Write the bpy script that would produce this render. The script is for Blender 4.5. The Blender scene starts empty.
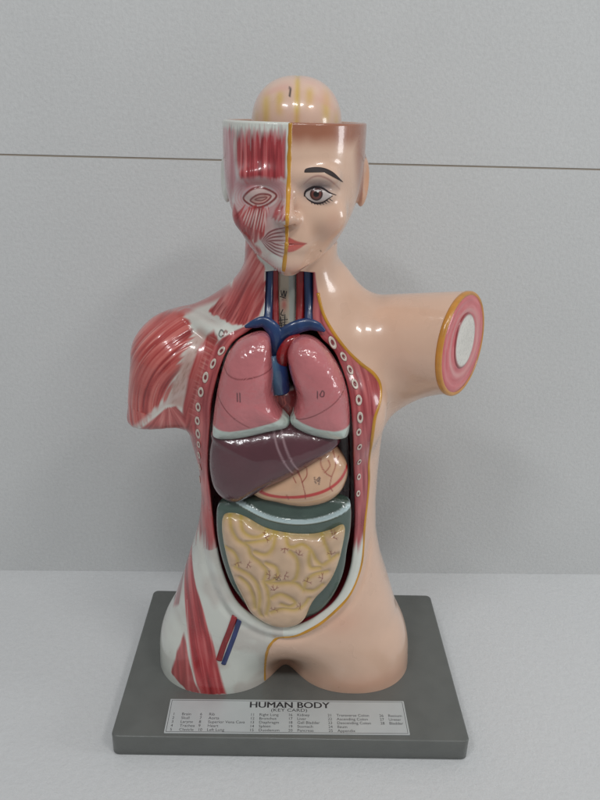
import bpy, math, time
import numpy as np
T0 = time.time()
MM = 0.001
rng = np.random.default_rng(7)
scene = bpy.context.scene
COL = scene.collection

# ------------------------------------------------------------------ survey
# Every length is in millimetres, board top at z = 0, x to the right, y away.
FPX = 700.0
CAM = np.array([-5.866, -488.464, 450.0])
PITCH, YAW, ROLL = 0.393443, 0.014285, 0.027291


def cam_axes():
    cp, sp, cy, sy = math.cos(PITCH), math.sin(PITCH), math.cos(YAW), math.sin(YAW)
    F = np.array([sy * cp, cy * cp, -sp]); R = np.array([cy, -sy, 0.0]); U = np.cross(R, F)
    c, s = math.cos(ROLL), math.sin(ROLL)
    return c * R + s * U, -s * R + c * U, F


CR, CU, CF = cam_axes()


def rays(p):
    p = np.atleast_2d(np.asarray(p, float))
    return CF + np.outer((p[:, 0] - 300) / FPX, CR) - np.outer((p[:, 1] - 400) / FPX, CU)


def at(p, y):
    """photo points measured on a plane y = const -> model points"""
    d = rays(p); t = (np.asarray(y) - CAM[1]) / d[:, 1]
    return CAM + d * np.reshape(t, (-1, 1))


def atz(p, z):
    d = rays(p); return CAM + d * ((z - CAM[2]) / d[:, 2])[:, None]


def lin(c):
    c = np.asarray(c, float) / 255.0
    return np.where(c <= 0.04045, c / 12.92, ((c + 0.055) / 1.055) ** 2.4)


# ------------------------------------------------------------------ maths
def smin(a, b, k):
    h = np.clip(0.5 + 0.5 * (b - a) / k, 0, 1)
    return b + (a - b) * h - k * h * (1 - h)


def smax(a, b, k):
    return -smin(-a, -b, k)


def sstep(a, b, x):
    t = np.clip((x - a) / (b - a), 0, 1)
    return t * t * (3 - 2 * t)


def hash2(i, j, seed):
    n = (i * 374761393 + j * 668265263 + seed * 982451653) & 0x7fffffff
    n = ((n ^ (n >> 13)) * 1274126177) & 0x7fffffff
    return ((n ^ (n >> 16)) & 0xffff) / 65535.0


def vnoise(u, v, seed=0):
    iu, iv = np.floor(u).astype(np.int64), np.floor(v).astype(np.int64)
    fu, fv = u - iu, v - iv
    fu, fv = fu * fu * (3 - 2 * fu), fv * fv * (3 - 2 * fv)
    a, b = hash2(iu, iv, seed), hash2(iu + 1, iv, seed)
    c, d = hash2(iu, iv + 1, seed), hash2(iu + 1, iv + 1, seed)
    return (a * (1 - fu) + b * fu) * (1 - fv) + (c * (1 - fu) + d * fu) * fv


def spline(P, n=8, closed=False):
    P = np.asarray(P, float); m = len(P)
    t = np.arange(n) / n
    out = []
    for i in range(m if closed else m - 1):
        if closed:
            a, b, c, d = P[(i - 1) % m], P[i], P[(i + 1) % m], P[(i + 2) % m]
        else:
            a, b, c, d = P[max(i - 1, 0)], P[i], P[i + 1], P[min(i + 2, m - 1)]
        T = t[:, None]
        out.append(0.5 * (2 * b + (c - a) * T + (2 * a - 5 * b + 4 * c - d) * T ** 2 + (3 * b - 3 * c + d - a) * T ** 3))
    if not closed:
        out.append(P[-1:])
    return np.concatenate(out)


def resample(P, n, closed=False):
    Q = np.vstack([P, P[:1]]) if closed else P
    s = np.r_[0, np.cumsum(np.linalg.norm(np.diff(Q, axis=0), axis=1))]
    t = np.linspace(0, s[-1], n + 1)[:-1] if closed else np.linspace(0, s[-1], n)
    return np.stack([np.interp(t, s, Q[:, i]) for i in range(Q.shape[1])], 1)


def dist_line(x, z, L):
    """distance of points to an open polyline, and the arc position 0..1 of the nearest point"""
    best = np.full(x.shape, 1e9); par = np.zeros(x.shape)
    seg = np.linalg.norm(np.diff(L, axis=0), axis=1); cum = np.r_[0, np.cumsum(seg)]; tot = max(cum[-1], 1e-9)
    for i in range(len(L) - 1):
        ax, az = L[i]; bx, bz = L[i + 1]
        vx, vz = bx - ax, bz - az; l2 = vx * vx + vz * vz + 1e-12
        t = np.clip(((x - ax) * vx + (z - az) * vz) / l2, 0, 1)
        d = (x - ax - t * vx) ** 2 + (z - az - t * vz) ** 2
        m = d < best
        best = np.where(m, d, best); par = np.where(m, (cum[i] + t * seg[i]) / tot, par)
    return np.sqrt(best), par


def sd_poly(x, z, P):
    d, _ = dist_line(x, z, np.vstack([P, P[:1]]))
    ins = np.zeros(x.shape, bool); m = len(P)
    for i in range(m):
        ax, az = P[i]; bx, bz = P[(i + 1) % m]
        if az == bz:
            continue
        c = ((az > z) != (bz > z)) & (x < (bx - ax) * (z - az) / (bz - az) + ax)
        ins ^= c
    return np.where(ins, -d, d)


class Field:
    """signed distance of an outline, sampled on a sheet and read back bilinearly"""
    def __init__(s, P, step=0.7, pad=30):
        s.lo = P.min(0) - pad; hi = P.max(0) + pad; s.step = step
        nx, nz = ((hi - s.lo) / step).astype(int) + 2
        X, Z = np.meshgrid(s.lo[0] + step * np.arange(nx), s.lo[1] + step * np.arange(nz), indexing='ij')
        s.V = sd_poly(X, Z, P)

    def __call__(s, x, z):
        u = np.clip((x - s.lo[0]) / s.step, 0, s.V.shape[0] - 1.001); v = np.clip((z - s.lo[1]) / s.step, 0, s.V.shape[1] - 1.001)
        i, j = u.astype(int), v.astype(int); fu, fv = u - i, v - j; V = s.V
        return (V[i, j] * (1 - fu) + V[i + 1, j] * fu) * (1 - fv) + (V[i, j + 1] * (1 - fu) + V[i + 1, j + 1] * fu) * fv


# ------------------------------------------------------------------ body shape
def table(rows, sig=4.0):
    rows = np.array(rows, float); rows = rows[np.argsort(rows[:, 0])]
    z = np.arange(rows[0, 0] - 20, rows[-1, 0] + 20, 1.0)
    k = np.exp(-0.5 * (np.arange(-15, 16) / sig) ** 2); k /= k.sum()
    cols = []
    for i in range(1, rows.shape[1]):
        v = np.interp(z, rows[:, 0], rows[:, i])
        cols.append(np.convolve(np.pad(v, 15, mode='edge'), k, mode='valid'))
    return z, cols


#                 z    xL    xR    yF   yB
TORSO = table([(-10, -119, 106, -42, 50), (0, -117, 103, -45, 52), (16, -115, 100, -47, 54), (30, -111, 96.5, -50, 56), (48, -106, 92, -52, 58),
               (85, -94, 80.5, -53, 55), (115, -85, 70.5, -51, 48), (140, -78, 65, -49, 45), (168, -74.5, 63, -49, 44), (195, -76, 63, -50, 46),
               (220, -82, 64, -51, 50), (245, -86, 66, -51, 52), (270, -84, 64, -49, 52), (290, -78, 57, -45, 48), (308, -66, 48, -38, 43),
               (322, -53.5, 39, -32, 38), (336, -44, 30, -28, 36), (350, -40.5, 24.5, -27, 35), (370, -39.5, 24, -27, 35)], 3.5)
HEAD = table([(353.5, 6, -46, -22), (356.5, 12, -49, -18), (360.5, 18.5, -52, -8), (366, 25.5, -54, 6), (372, 31, -55, 18), (380, 36.3, -55.5, 32), (390, 40.8, -56, 44),
              (400, 44, -56, 51), (412, 45.6, -56.5, 54), (428, 46.4, -56, 55), (450, 46.4, -53, 54)], 2.0)
HC, HA = (-7.0, 0.0), math.radians(-3.0)
RIM = 443.0


def slice_f(x, y, z, tab, n, half=False):
    zz, c = tab
    if half:
        rx = np.interp(z, zz, c[0]); cx = 0.0; yf, yb = np.interp(z, zz, c[1]), np.interp(z, zz, c[2])
    else:
        a, b = np.interp(z, zz, c[0]), np.interp(z, zz, c[1]); rx = (b - a) / 2; cx = (a + b) / 2
        yf, yb = np.interp(z, zz, c[2]), np.interp(z, zz, c[3])
    ry = (yb - yf) / 2; cyy = (yb + yf) / 2
    v = (np.abs((x - cx) / rx) ** n + np.abs((y - cyy) / ry) ** n) ** (1 / n)
    return (v - 1) * np.minimum(rx, ry)


def cone(x, y, z, A, B, ra, rb):
    A, B = np.array(A, float), np.array(B, float); d = B - A
    t = np.clip(((x - A[0]) * d[0] + (y - A[1]) * d[1] + (z - A[2]) * d[2]) / (d @ d), 0, 1)
    q = (x - A[0] - t * d[0]) ** 2 + (y - A[1] - t * d[1]) ** 2 + (z - A[2] - t * d[2]) ** 2
    return np.sqrt(q) - (ra + (rb - ra) * t)


def ell(x, y, z, c, r):
    k = np.sqrt(((x - c[0]) / r[0]) ** 2 + ((y - c[1]) / r[1]) ** 2 + ((z - c[2]) / r[2]) ** 2)
    return (k - 1) * min(r)


ARM_N = np.array([math.sin(math.radians(54)), -math.cos(math.radians(54)), 0.03]); ARM_N /= np.linalg.norm(ARM_N)
ARM_C = np.array([115.0, -20.0, 303.6])


def head_local(x, y):
    c, s = math.cos(HA), math.sin(HA)
    dx, dy = x - HC[0], y - HC[1]
    return c * dx + s * dy, -s * dx + c * dy      # turned a little to the viewer's left


def head_f(x, y, z):
    u, v = head_local(x, y)
    h = slice_f(u, v, z, HEAD, 2.25, True)
    h = np.maximum(h, 352.5 - z)
    au = np.abs(u)
    # brow, sockets, cheeks
    h = smin(h, ell(au, v, z, (15, -51.3, 413), (14, 5.5, 5)), 7)
    h = smax(h, -ell(au, v, z, (17.5, -60.5, 404), (11, 7.5, 7.0)), 4)
    h = smin(h, ell(au, v, z, (18.2, -46.2, 403.2), (9.5, 9.0, 6.6)), 1.2)
    h = smin(h, ell(au, v, z, (23, -43.5, 388), (11, 7, 9)), 10)
    # nose
    h = smin(h, cone(u, v, z, (0, -53, 408), (0, -65.2, 391.5), 2.6, 4.2), 3.6)
    h = smin(h, ell(u, v, z, (0, -66.0, 390.6), (4.2, 4.6, 4.0)), 2.2)
    h = smin(h, ell(au, v, z, (4.9, -59.2, 388.8), (2.9, 4.6, 3.1)), 4.0)
    h = smax(h, -ell(au, v, z, (2.9, -62.0, 385.7), (1.9, 2.8, 1.7)), 1.0)
    # lips and chin
    h = smin(h, ell(u, v, z, (0, -54.5, 374.8), (13, 5.5, 8.5)), 6)
    h = smin(h, cone(au, v, z, (10.5, -54.2, 374.3), (1.5, -57.6, 376.3), 1.3, 2.2), 2.0)
    h = smin(h, cone(au, v, z, (9.5, -54.0, 373.4), (0, -57.2, 371.8), 1.3, 2.6), 2.0)
    h = smax(h, -ell(u, v, z, (0, -60.6, 374.2), (8.5, 2.3, 0.3)), 0.6)
    h = smin(h, ell(u, v, z, (0, -48.5, 362.0), (10, 8.4, 7.5)), 5)
    # ears
    e = ell(au - 0.25 * (v - 6), v, z - 0.25 * (v - 6), (46.0, 6, 406), (4.2, 8, 16))
    e = smax(e, -ell(au - 0.25 * (v - 6), v, z, (50.5, 3, 407), (3.0, 4.5, 9)), 2)
    h = smin(h, e, 3)
    return h


def base_f(x, y, z):
    t = slice_f(x, y, z, TORSO, 2.35)
    wl = sstep(62, 6, z)
    if np.ndim(z) == 0 or np.any(wl > 0):
        zc = np.maximum(z, -4)
        th1 = ((np.abs((x + 63.5 - 0.03 * zc) / 53) ** 2.2 + np.abs((y - 4) / (49.5 + 0.05 * zc)) ** 2.2) ** (1 / 2.2) - 1) * 49
        th2 = ((np.abs((x - 51.5 + 0.06 * zc) / 52) ** 2.2 + np.abs((y - 5) / (47 + 0.08 * zc)) ** 2.2) ** (1 / 2.2) - 1) * 47
        t = t * (1 - wl) + smin(th1, th2, 24) * wl
    t = np.maximum(t, z - 366)
    # drooping shoulder with cut arm (viewer's left), rising line of the trapezius
    s = cone(x, y, z, (-89, 2, 277), (-102.5, 0, 216), 35.5, 29)
    s = smax(s, -((z - 227.5) - 0.16 * (x + 108) + 0.12 * y), 9)
    t = smin(t, s, 13)
    t = smin(t, cone(x, y, z, (-84, 8, 293), (-32, 8, 322), 17, 18), 14)
    t = smin(t, cone(x, y, z, (-82, -3, 312), (-52, -27.5, 304.5), 5, 5.5), 4)
    # outstretched stump (viewer's right)
    a = cone(x, y, z, (30, 24, 289), ARM_C + ARM_N * 20, 32, 37.5)
    t = smin(t, a, 20)
    t = smin(t, cone(x, y, z, (50, 6, 244), (86, -9, 277), 16, 18), 14)
    t = smin(t, cone(x, y, z, (40, 10, 303), (20, 8, 332), 20, 18), 12)
    t = smin(t, ell(x, y, z, (36, -38, 252), (24, 15, 26)), 14)
    cut = (x - ARM_C[0]) * ARM_N[0] + (y - ARM_C[1]) * ARM_N[1] + (z - ARM_C[2]) * ARM_N[2]
    t = smax(t, cut, 2.0)
    # groin: gap between the thighs and the folds that run up from it
    t = smax(t, -cone(x, y, z, (-5.5, -58, 2), (-7, -64, 40), 9, 9), 12)
    t = smax(t, -(z + 1.0), 1.0)
    h = head_f(x, y, z)
    return smin(t, h, 6)


def march(p):
    d = rays(p); d /= np.linalg.norm(d, axis=1)[:, None]
    n = len(d); t = np.full(n, 330.0); best = np.full(n, 1e9); tb = t.copy(); act = np.arange(n)
    for _ in range(110):
        q = CAM + d[act] * t[act][:, None]
        f = base_f(q[:, 0], q[:, 1], q[:, 2])
        m = np.abs(f) < best[act]; best[act[m]] = np.abs(f[m]); tb[act[m]] = t[act[m]]
        t[act] += np.clip(0.6 * f, -4, 16)
        act = act[(np.abs(f) > 0.02) & (t[act] < 760)]
        if not len(act): break
    return tb


MX, MY = np.meshgrid(np.arange(104, 500, 2.0), np.arange(66, 712, 2.0), indexing='ij')
TMAP = march(np.c_[MX.ravel(), MY.ravel()]).reshape(MX.shape)
print('map', time.time() - T0)


def raysurf(p):
    """where the line of sight of a measured photo point meets the model"""
    p = np.atleast_2d(np.asarray(p, float)); d = rays(p); d /= np.linalg.norm(d, axis=1)[:, None]
    u = np.clip((p[:, 0] - 104) / 2, 0, TMAP.shape[0] - 1.001); v = np.clip((p[:, 1] - 66) / 2, 0, TMAP.shape[1] - 1.001)
    i, j = u.astype(int), v.astype(int); fu, fv = u - i, v - j
    t = (TMAP[i, j] * (1 - fu) + TMAP[i + 1, j] * fu) * (1 - fv) + (TMAP[i, j + 1] * (1 - fu) + TMAP[i + 1, j + 1] * fu) * fv
    return CAM + d * t[:, None]


def settle(q):
    """pull points exactly onto the surface"""
    v = base_f(q[:, 0], q[:, 1], q[:, 2]); g = grad(base_f, q)
    return q - (v / np.maximum((g ** 2).sum(1), 0.05))[:, None] * g


def xz(p, n=0, closed=False):
    q = raysurf(p)[:, [0, 2]]
    return spline(q, n, closed) if n else q


def xo(pts):
    """outline whose outer points lie beside the model: (px, py) on it, (px, py, y) on the plane y"""
    return np.array([(at([p[:2]], p[2])[0] if len(p) == 3 else raysurf([p])[0])[[0, 2]] for p in pts])


CAV_PX = [(266, 268), (265, 300), (263, 320), (251, 330), (232, 344), (220, 368), (212, 400), (209.5, 430), (208, 470), (211, 500), (215, 535), (222, 570),
          (235, 600), (252, 616), (275, 626), (298, 626), (320, 615), (338, 598), (350, 570), (354, 535), (354.5, 495), (353.5, 460), (352, 420), (348, 388),
          (337.5, 358), (330, 347), (321, 338), (313, 322), (313, 300), (313, 268)]
CAV = xz(CAV_PX)
CAV = np.vstack([CAV[:1] + [0, 14], CAV, CAV[-1:] + [0, 14]])
CAV = np.vstack([CAV[:2], spline(CAV[2:-2], 5), CAV[-2:]])
cavd = Field(CAV)


def body_f(x, y, z):
    b = base_f(x, y, z)
    d = cavd(x, z)
    low = sstep(170, 120, z) * sstep(10, -20, y)
    b = b - low * (1.8 * np.exp(-((d - 5.5) / 4.0) ** 2) - 1.0 * np.exp(-((d - 13) / 3.0) ** 2))
    floor = np.interp(z, [300, 310, 317, 324, 336, 400], [12, 6, -25, -17, -10, -8])
    nk = sstep(349, 355, z) * 40                      # the neck window stops under the chin
    b = smax(b, -np.maximum(d + nk, y - floor), 2.2)
    # hollow skull
    u, v = head_local(x, y)
    r = slice_f(u, v, np.minimum(z, 449), HEAD, 2.25, True)
    b = smax(b, -np.maximum(r + 4.5, 415 - z), 1.0)
    return smax(b, z - RIM, 1.6)


# ------------------------------------------------------------------ meshing
def surface_nets(f, lo, hi, h):
    ax = [np.arange(lo[i], hi[i] + h, h) for i in range(3)]
    V = np.empty([len(a) for a in ax], np.float32)
    Y, Z = np.meshgrid(ax[1], ax[2], indexing='ij')
    for i0 in range(0, len(ax[0]), 12):
        xs = ax[0][i0:i0 + 12]
        V[i0:i0 + 12] = f(np.broadcast_to(xs[:, None, None], (len(xs),) + Y.shape), np.broadcast_to(Y, (len(xs),) + Y.shape), np.broadcast_to(Z, (len(xs),) + Z.shape))
    S = V < 0
    n = np.array(V.shape) - 1
    acc = np.zeros(tuple(n) + (3,), np.float32); cnt = np.zeros(tuple(n), np.float32)
    offs = [(0, 0), (0, 1), (1, 0), (1, 1)]
    for a in range(3):
        o1, o2 = [b for b in range(3) if b != a]
        for p, q in offs:
            s0 = [None] * 3; s1 = [None] * 3
            s0[a] = slice(0, n[a]); s1[a] = slice(1, n[a] + 1)
            s0[o1] = s1[o1] = slice(p, n[o1] + p); s0[o2] = s1[o2] = slice(q, n[o2] + q)
            A, B = V[tuple(s0)], V[tuple(s1)]
            c = (A < 0) != (B < 0)
            t = np.where(c, A / np.where(c, A - B, 1), 0)
            acc[..., a] += np.where(c, t, 0); acc[..., o1] += c * p; acc[..., o2] += c * q; cnt += c
    m = cnt > 0
    idx = -np.ones(tuple(n), np.int64); idx[m] = np.arange(m.sum())
    cell = np.argwhere(m)
    verts = np.array(lo) + h * (cell + acc[m] / cnt[m][:, None])
    quads = []
    for a in range(3):
        b, c = (a + 1) % 3, (a + 2) % 3
        s0 = [slice(1, n[i]) for i in range(3)]; s1 = list(s0)
        s0[a] = slice(0, n[a]); s1[a] = slice(1, n[a] + 1)
        A, B = S[tuple(s0)], S[tuple(s1)]
        loc = np.argwhere(A != B)
        flip = A[tuple(loc.T)]
        e = loc.copy()
        e[:, b] += 1; e[:, c] += 1
        def ci(db, dc):
            g = e.copy(); g[:, b] -= db; g[:, c] -= dc
            return idx[tuple(g.T)]
        Q = np.stack([ci(1, 1), ci(0, 1), ci(0, 0), ci(1, 0)], 1)
        Q[~flip] = Q[~flip][:, ::-1]
        quads.append(Q)
    return verts, np.concatenate(quads)


def subdivide(V, Q, sel=None):
    if sel is None:
        sel = np.ones(len(Q), bool)
    K = Q[~sel]; S = Q[sel]
    E = np.stack([S, np.roll(S, -1, 1)], -1).reshape(-1, 2); E.sort(axis=1)
    key = E[:, 0] * (len(V) + 1) + E[:, 1]
    u, first, inv = np.unique(key, return_index=True, return_inverse=True)
    mid = 0.5 * (V[E[first, 0]] + V[E[first, 1]])
    cen = V[S].mean(1)
    n0 = len(V); n1 = n0 + len(mid)
    e = (inv.reshape(-1, 4) + n0); c = np.arange(len(S)) + n1
    new = [np.stack([S[:, i], e[:, i], c, e[:, (i + 3) % 4]], 1) for i in range(4)]
    return np.vstack([V, mid, cen]), np.vstack([K] + new)


def grad(f, V, h=0.25):
    g = np.empty_like(V)
    for i in range(3):
        d = np.zeros(3); d[i] = h
        a, b = V + d, V - d
        g[:, i] = (f(a[:, 0], a[:, 1], a[:, 2]) - f(b[:, 0], b[:, 1], b[:, 2])) / (2 * h)
    return g


def project(f, V, it=2, lim=1.0):
    for _ in range(it):
        g = grad(f, V); v = f(V[:, 0], V[:, 1], V[:, 2])
        s = v / np.maximum((g ** 2).sum(1), 0.05)
        V = V - np.clip(s, -lim, lim)[:, None] * g
    return V


def make_mesh(name, V, Q, col=None, smooth=True):
    me = bpy.data.meshes.new(name)
    V = np.asarray(V, float) * MM; Q = np.asarray(Q)
    me.vertices.add(len(V)); me.vertices.foreach_set('co', V.ravel())
    k = Q.shape[1]
    me.loops.add(Q.size); me.loops.foreach_set('vertex_index', Q.ravel().astype(np.int32))
    me.polygons.add(len(Q)); me.polygons.foreach_set('loop_start', (np.arange(len(Q)) * k).astype(np.int32))
    try:
        me.polygons.foreach_set('loop_total', np.full(len(Q), k, np.int32))
    except Exception:
        pass
    me.polygons.foreach_set('use_smooth', np.full(len(Q), smooth))
    me.update(calc_edges=True); me.validate()
    if col is not None:
        a = me.color_attributes.new('Col', 'FLOAT_COLOR', 'POINT')
        c4 = np.ones((len(V), 4), np.float32); c4[:, :3] = col
        a.data.foreach_set('color', c4.ravel())
    return me


# ------------------------------------------------------------------ materials
def mat_nodes(name):
    m = bpy.data.materials.new(name); m.use_nodes = True
    nt = m.node_tree; b = nt.nodes['Principled BSDF']
    return m, nt, b


def painted(name, rough=0.26, coat=0.5, bump=0.10, speck=0.06, color=None):
    """brush painted plastic: colour from the mesh (or one colour), uneven lacquer"""
    m, nt, b = mat_nodes(name); N = nt.nodes; L = nt.links
    tc = N.new('ShaderNodeTexCoord')
    if color is None:
        c = N.new('ShaderNodeVertexColor'); c.layer_name = 'Col'; src = c.outputs['Color']
    else:
        c = N.new('ShaderNodeRGB'); c.outputs[0].default_value = (*lin(color), 1); src = c.outputs[0]
    n1 = N.new('ShaderNodeTexNoise'); n1.inputs['Scale'].default_value = 45; n1.inputs['Detail'].default_value = 2
    L.new(tc.outputs['Object'], n1.inputs['Vector'])
    mr = N.new('ShaderNodeMapRange'); mr.inputs['From Min'].default_value = 0.3; mr.inputs['From Max'].default_value = 0.7
    mr.inputs['To Min'].default_value = 1 - speck; mr.inputs['To Max'].default_value = 1 + speck
    L.new(n1.outputs['Fac'], mr.inputs['Value'])
    mx = N.new('ShaderNodeVectorMath'); mx.operation = 'SCALE'
    L.new(src, mx.inputs[0]); L.new(mr.outputs[0], mx.inputs['Scale'])
    L.new(mx.outputs[0], b.inputs['Base Color'])
    n2 = N.new('ShaderNodeTexNoise'); n2.inputs['Scale'].default_value = 160; n2.inputs['Detail'].default_value = 2
    L.new(tc.outputs['Object'], n2.inputs['Vector'])
    bp = N.new('ShaderNodeBump'); bp.inputs['Strength'].default_value = bump; bp.inputs['Distance'].default_value = 0.002
    L.new(n2.outputs['Fac'], bp.inputs['Height']); L.new(bp.outputs[0], b.inputs['Normal'])
    r2 = N.new('ShaderNodeMapRange'); r2.inputs['To Min'].default_value = rough - 0.06; r2.inputs['To Max'].default_value = rough + 0.08
    L.new(n1.outputs['Fac'], r2.inputs['Value']); L.new(r2.outputs[0], b.inputs['Roughness'])
    b.inputs['Coat Weight'].default_value = coat; b.inputs['Coat Roughness'].default_value = 0.09
    L.new(bp.outputs[0], b.inputs['Coat Normal'])
    return m


M_BODY = painted('body_paint', 0.28, 0.7, 0.04, 0.03)
M_ORGAN = painted('organ_paint', 0.22, 0.8, 0.2)
M_LUNG = painted('lung_paint', 0.22, 0.8, 0.5)
M_MATTE = painted('brow_paint', 0.62, 0.0, 0.05, 0.2)
M_SMOOTH = painted('vessel_paint', 0.3, 0.4, 0.12)


def obj(name, me, m, parent=None):
    o = bpy.data.objects.new(name, me); COL.objects.link(o)
    if m is not None:
        me.materials.append(m)
    if parent is not None:
        o.parent = parent
    return o


def tag(o, label=None, cat=None, group=None, kind=None):
    if label: o['label'] = label
    if cat: o['category'] = cat
    if group: o['group'] = group
    if kind: o['kind'] = kind
    return o


# ------------------------------------------------------------------ paint box
class Paint:
    def __init__(s, V, base):
        s.x, s.y, s.z = V[:, 0], V[:, 1], V[:, 2]
        s.c = np.empty((len(V), 3)); s.c[:] = base
        s.h = np.zeros(len(V))
        s.ok = np.ones(len(V), bool)

    def sub(s, P, pad):
        lo, hi = P.min(0) - pad, P.max(0) + pad
        return np.nonzero(s.ok & (s.x > lo[0]) & (s.x < hi[0]) & (s.z > lo[1]) & (s.z < hi[1]))[0]

    def mix(s, i, a, col):
        a = np.clip(a, 0, 1)[:, None]
        s.c[i] = s.c[i] * (1 - a) + np.asarray(col) * a

    def region(s, P, col, soft=0.5, alpha=1.0, fade=None):
        i = s.sub(P, soft * 2); d = sd_poly(s.x[i], s.z[i], P)
        a = sstep(soft, -soft, d) * alpha
        if fade is not None:
            a = a * fade(s.x[i], s.z[i])
        s.mix(i, a, col); return i, a

    def fibres(s, P, u, v, cols, fu=1.0, fv=0.12, soft=0.8, rag=0.0, seed=1, alpha=1.0, relief=0.12, fade=None):
        """muscle: light, mid and dark brush strokes that follow v; u runs across them"""
        i = s.sub(P, soft * 2 + rag); x, z = s.x[i], s.z[i]
        uu, vv = u(x, z), v(x, z)
        d = sd_poly(x, z, P)
        if rag:
            d = d + rag * (vnoise(uu * fu * 1.3, vv * 0.02, seed + 9) - 0.5) * 2
        a = sstep(soft, -soft, d) * alpha
        if fade is not None:
            a = a * fade(x, z)
        n = 0.55 * vnoise(uu * fu, vv * fv, seed) + 0.3 * vnoise(uu * fu * 2.3, vv * fv * 1.6, seed + 3) + 0.15 * vnoise(uu * fu * 0.3, vv * fv * 0.6, seed + 5)
        n = np.clip((n - 0.22) / 0.56, 0, 1)
        L, Mi, D = (np.asarray(c) for c in cols)
        k = n[:, None]
        c = np.where(k > 0.5, Mi + (L - Mi) * (k - 0.5) * 2, D + (Mi - D) * k * 2)
        s.mix(i, a, c)
        s.h[i] += a * relief * (n - 0.5)
        return i

    def stroke(s, L, w, col, alpha=1.0, soft=0.35, taper=False, relief=0.0):
        i = s.sub(L, w * 2 + 2); d, t = dist_line(s.x[i], s.z[i], L)
        ww = w * (np.sin(np.pi * np.clip(t, 0.04, 0.96)) ** 0.6 if taper else 1.0)
        a = sstep(soft, -soft, d - ww) * alpha
        s.mix(i, a, col); s.h[i] += a * relief

    def blob(s, c, r, col, alpha):
        rx, rz = r if np.ndim(r) else (r, r)
        P = np.array([[c[0] - rx, c[1] - rz], [c[0] + rx, c[1] + rz]]) ; i = s.sub(P, max(rx, rz) * 1.5)
        a = alpha * np.exp(-((s.x[i] - c[0]) / rx) ** 2 - ((s.z[i] - c[1]) / rz) ** 2)
        s.mix(i, a, col)


def direction(p, q):
    """across / along coordinates for strokes that run from p to q"""
    p, q = np.asarray(p), np.asarray(q); d = (q - p) / np.linalg.norm(q - p)
    return (lambda x, z: -(x - p[0]) * d[1] + (z - p[1]) * d[0]), (lambda x, z: (x - p[0]) * d[0] + (z - p[1]) * d[1])


def polar(c, R):
    c = np.asarray(c)
    return (lambda x, z: np.hypot(x - c[0], z - c[1])), (lambda x, z: np.arctan2(z - c[1], x - c[0]) * R)


def fan(c, R):
    c = np.asarray(c)
    return (lambda x, z: np.arctan2(z - c[1], x - c[0]) * R), (lambda x, z: np.hypot(x - c[0], z - c[1]))


SKIN = lin((224, 187, 163)); WHITE = lin((214, 216, 208)); FAT = lin((196, 140, 40))
RED_L, RED_M, RED_D = lin((222, 150, 145)), lin((186, 72, 72)), lin((138, 32, 36))
BAND = lin((176, 82, 86)); DARK = lin((70, 18, 24)); BLUE = lin((26, 54, 98)); ART = lin((150, 30, 34))
BLACK = lin((25, 20, 22))

# ------------------------------------------------------------------ the torso
def vnormals(V, Q):
    n = np.cross(V[Q[:, 2]] - V[Q[:, 0]], V[Q[:, 3]] - V[Q[:, 1]])
    out = np.stack([np.bincount(Q.ravel(), np.repeat(n[:, i], 4), len(V)) for i in range(3)], 1)
    return out / np.maximum(np.linalg.norm(out, axis=1), 1e-9)[:, None], n


V, Q = surface_nets(body_f, (-142, -80, -4), (146, 72, 448), 1.8)
V = project(body_f, V, 2)
G = V[Q[::200]].mean(1); nn = np.cross(V[Q[::200, 2]] - V[Q[::200, 0]], V[Q[::200, 3]] - V[Q[::200, 1]])
if (nn * grad(body_f, G)).sum() < 0:
    Q = Q[:, ::-1].copy()
V, Q = subdivide(V, Q); V = project(body_f, V, 1)
N_, nf = vnormals(V, Q)
G = V[Q].mean(1)
sel = (nf[:, 1] < 0.15 * np.linalg.norm(nf, axis=1)) & (G[:, 1] < 30)
n_old = len(V)
V, Q = subdivide(V, Q, sel)
N_, nf = vnormals(V, Q)
for _ in range(2):
    f0 = body_f(V[:, 0], V[:, 1], V[:, 2]); W = V + 0.1 * N_; f1 = body_f(W[:, 0], W[:, 1], W[:, 2])
    V -= N_ * np.clip(f0 / np.clip((f1 - f0) / 0.1, 0.25, 4), -0.12, 0.12)[:, None]
print('body', len(V), len(Q), time.time() - T0)

P = Paint(V, WHITE)
x, y, z = P.x, P.y, P.z
MID_PX = [(290, 123), (289, 150), (288.5, 190), (287.5, 215), (287, 243), (284.5, 262), (283.5, 272)]
LOW_PX = [(283, 637), (274, 641), (268.5, 648), (266, 657), (265, 668), (265, 680)]
mid = raysurf(MID_PX)[:, [0, 2]]; low = raysurf(LOW_PX)[:, [0, 2]]
div = np.vstack([[-7, 600], mid, low, low[-1:] - [0, 60]]); div = div[np.argsort(div[:, 1])]
dx = np.interp(z, div[:, 1], div[:, 0])
dx = np.where(y > 10, -7, dx)
w = sstep(-0.4, 0.4, x - dx)[:, None]
P.c = WHITE * (1 - w) + SKIN * w
P.ok = y < 40

cav = cavd(x, z)
YEL_PX = [(315, 270), (318, 293), (323, 313), (333, 332), (346, 349), (360, 363), (374, 374), (380.5, 386), (380, 402), (375, 418), (372, 440), (369, 462),
          (369, 482), (367, 505), (364, 530), (360, 565), (347, 596), (323, 620), (297, 634), (283, 637)]
yel = xz(YEL_PX, 6)

P.ok = (y < 40) & ((z < 350) | ((z < 368) & (y > -30) & (x < -14)))
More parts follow.
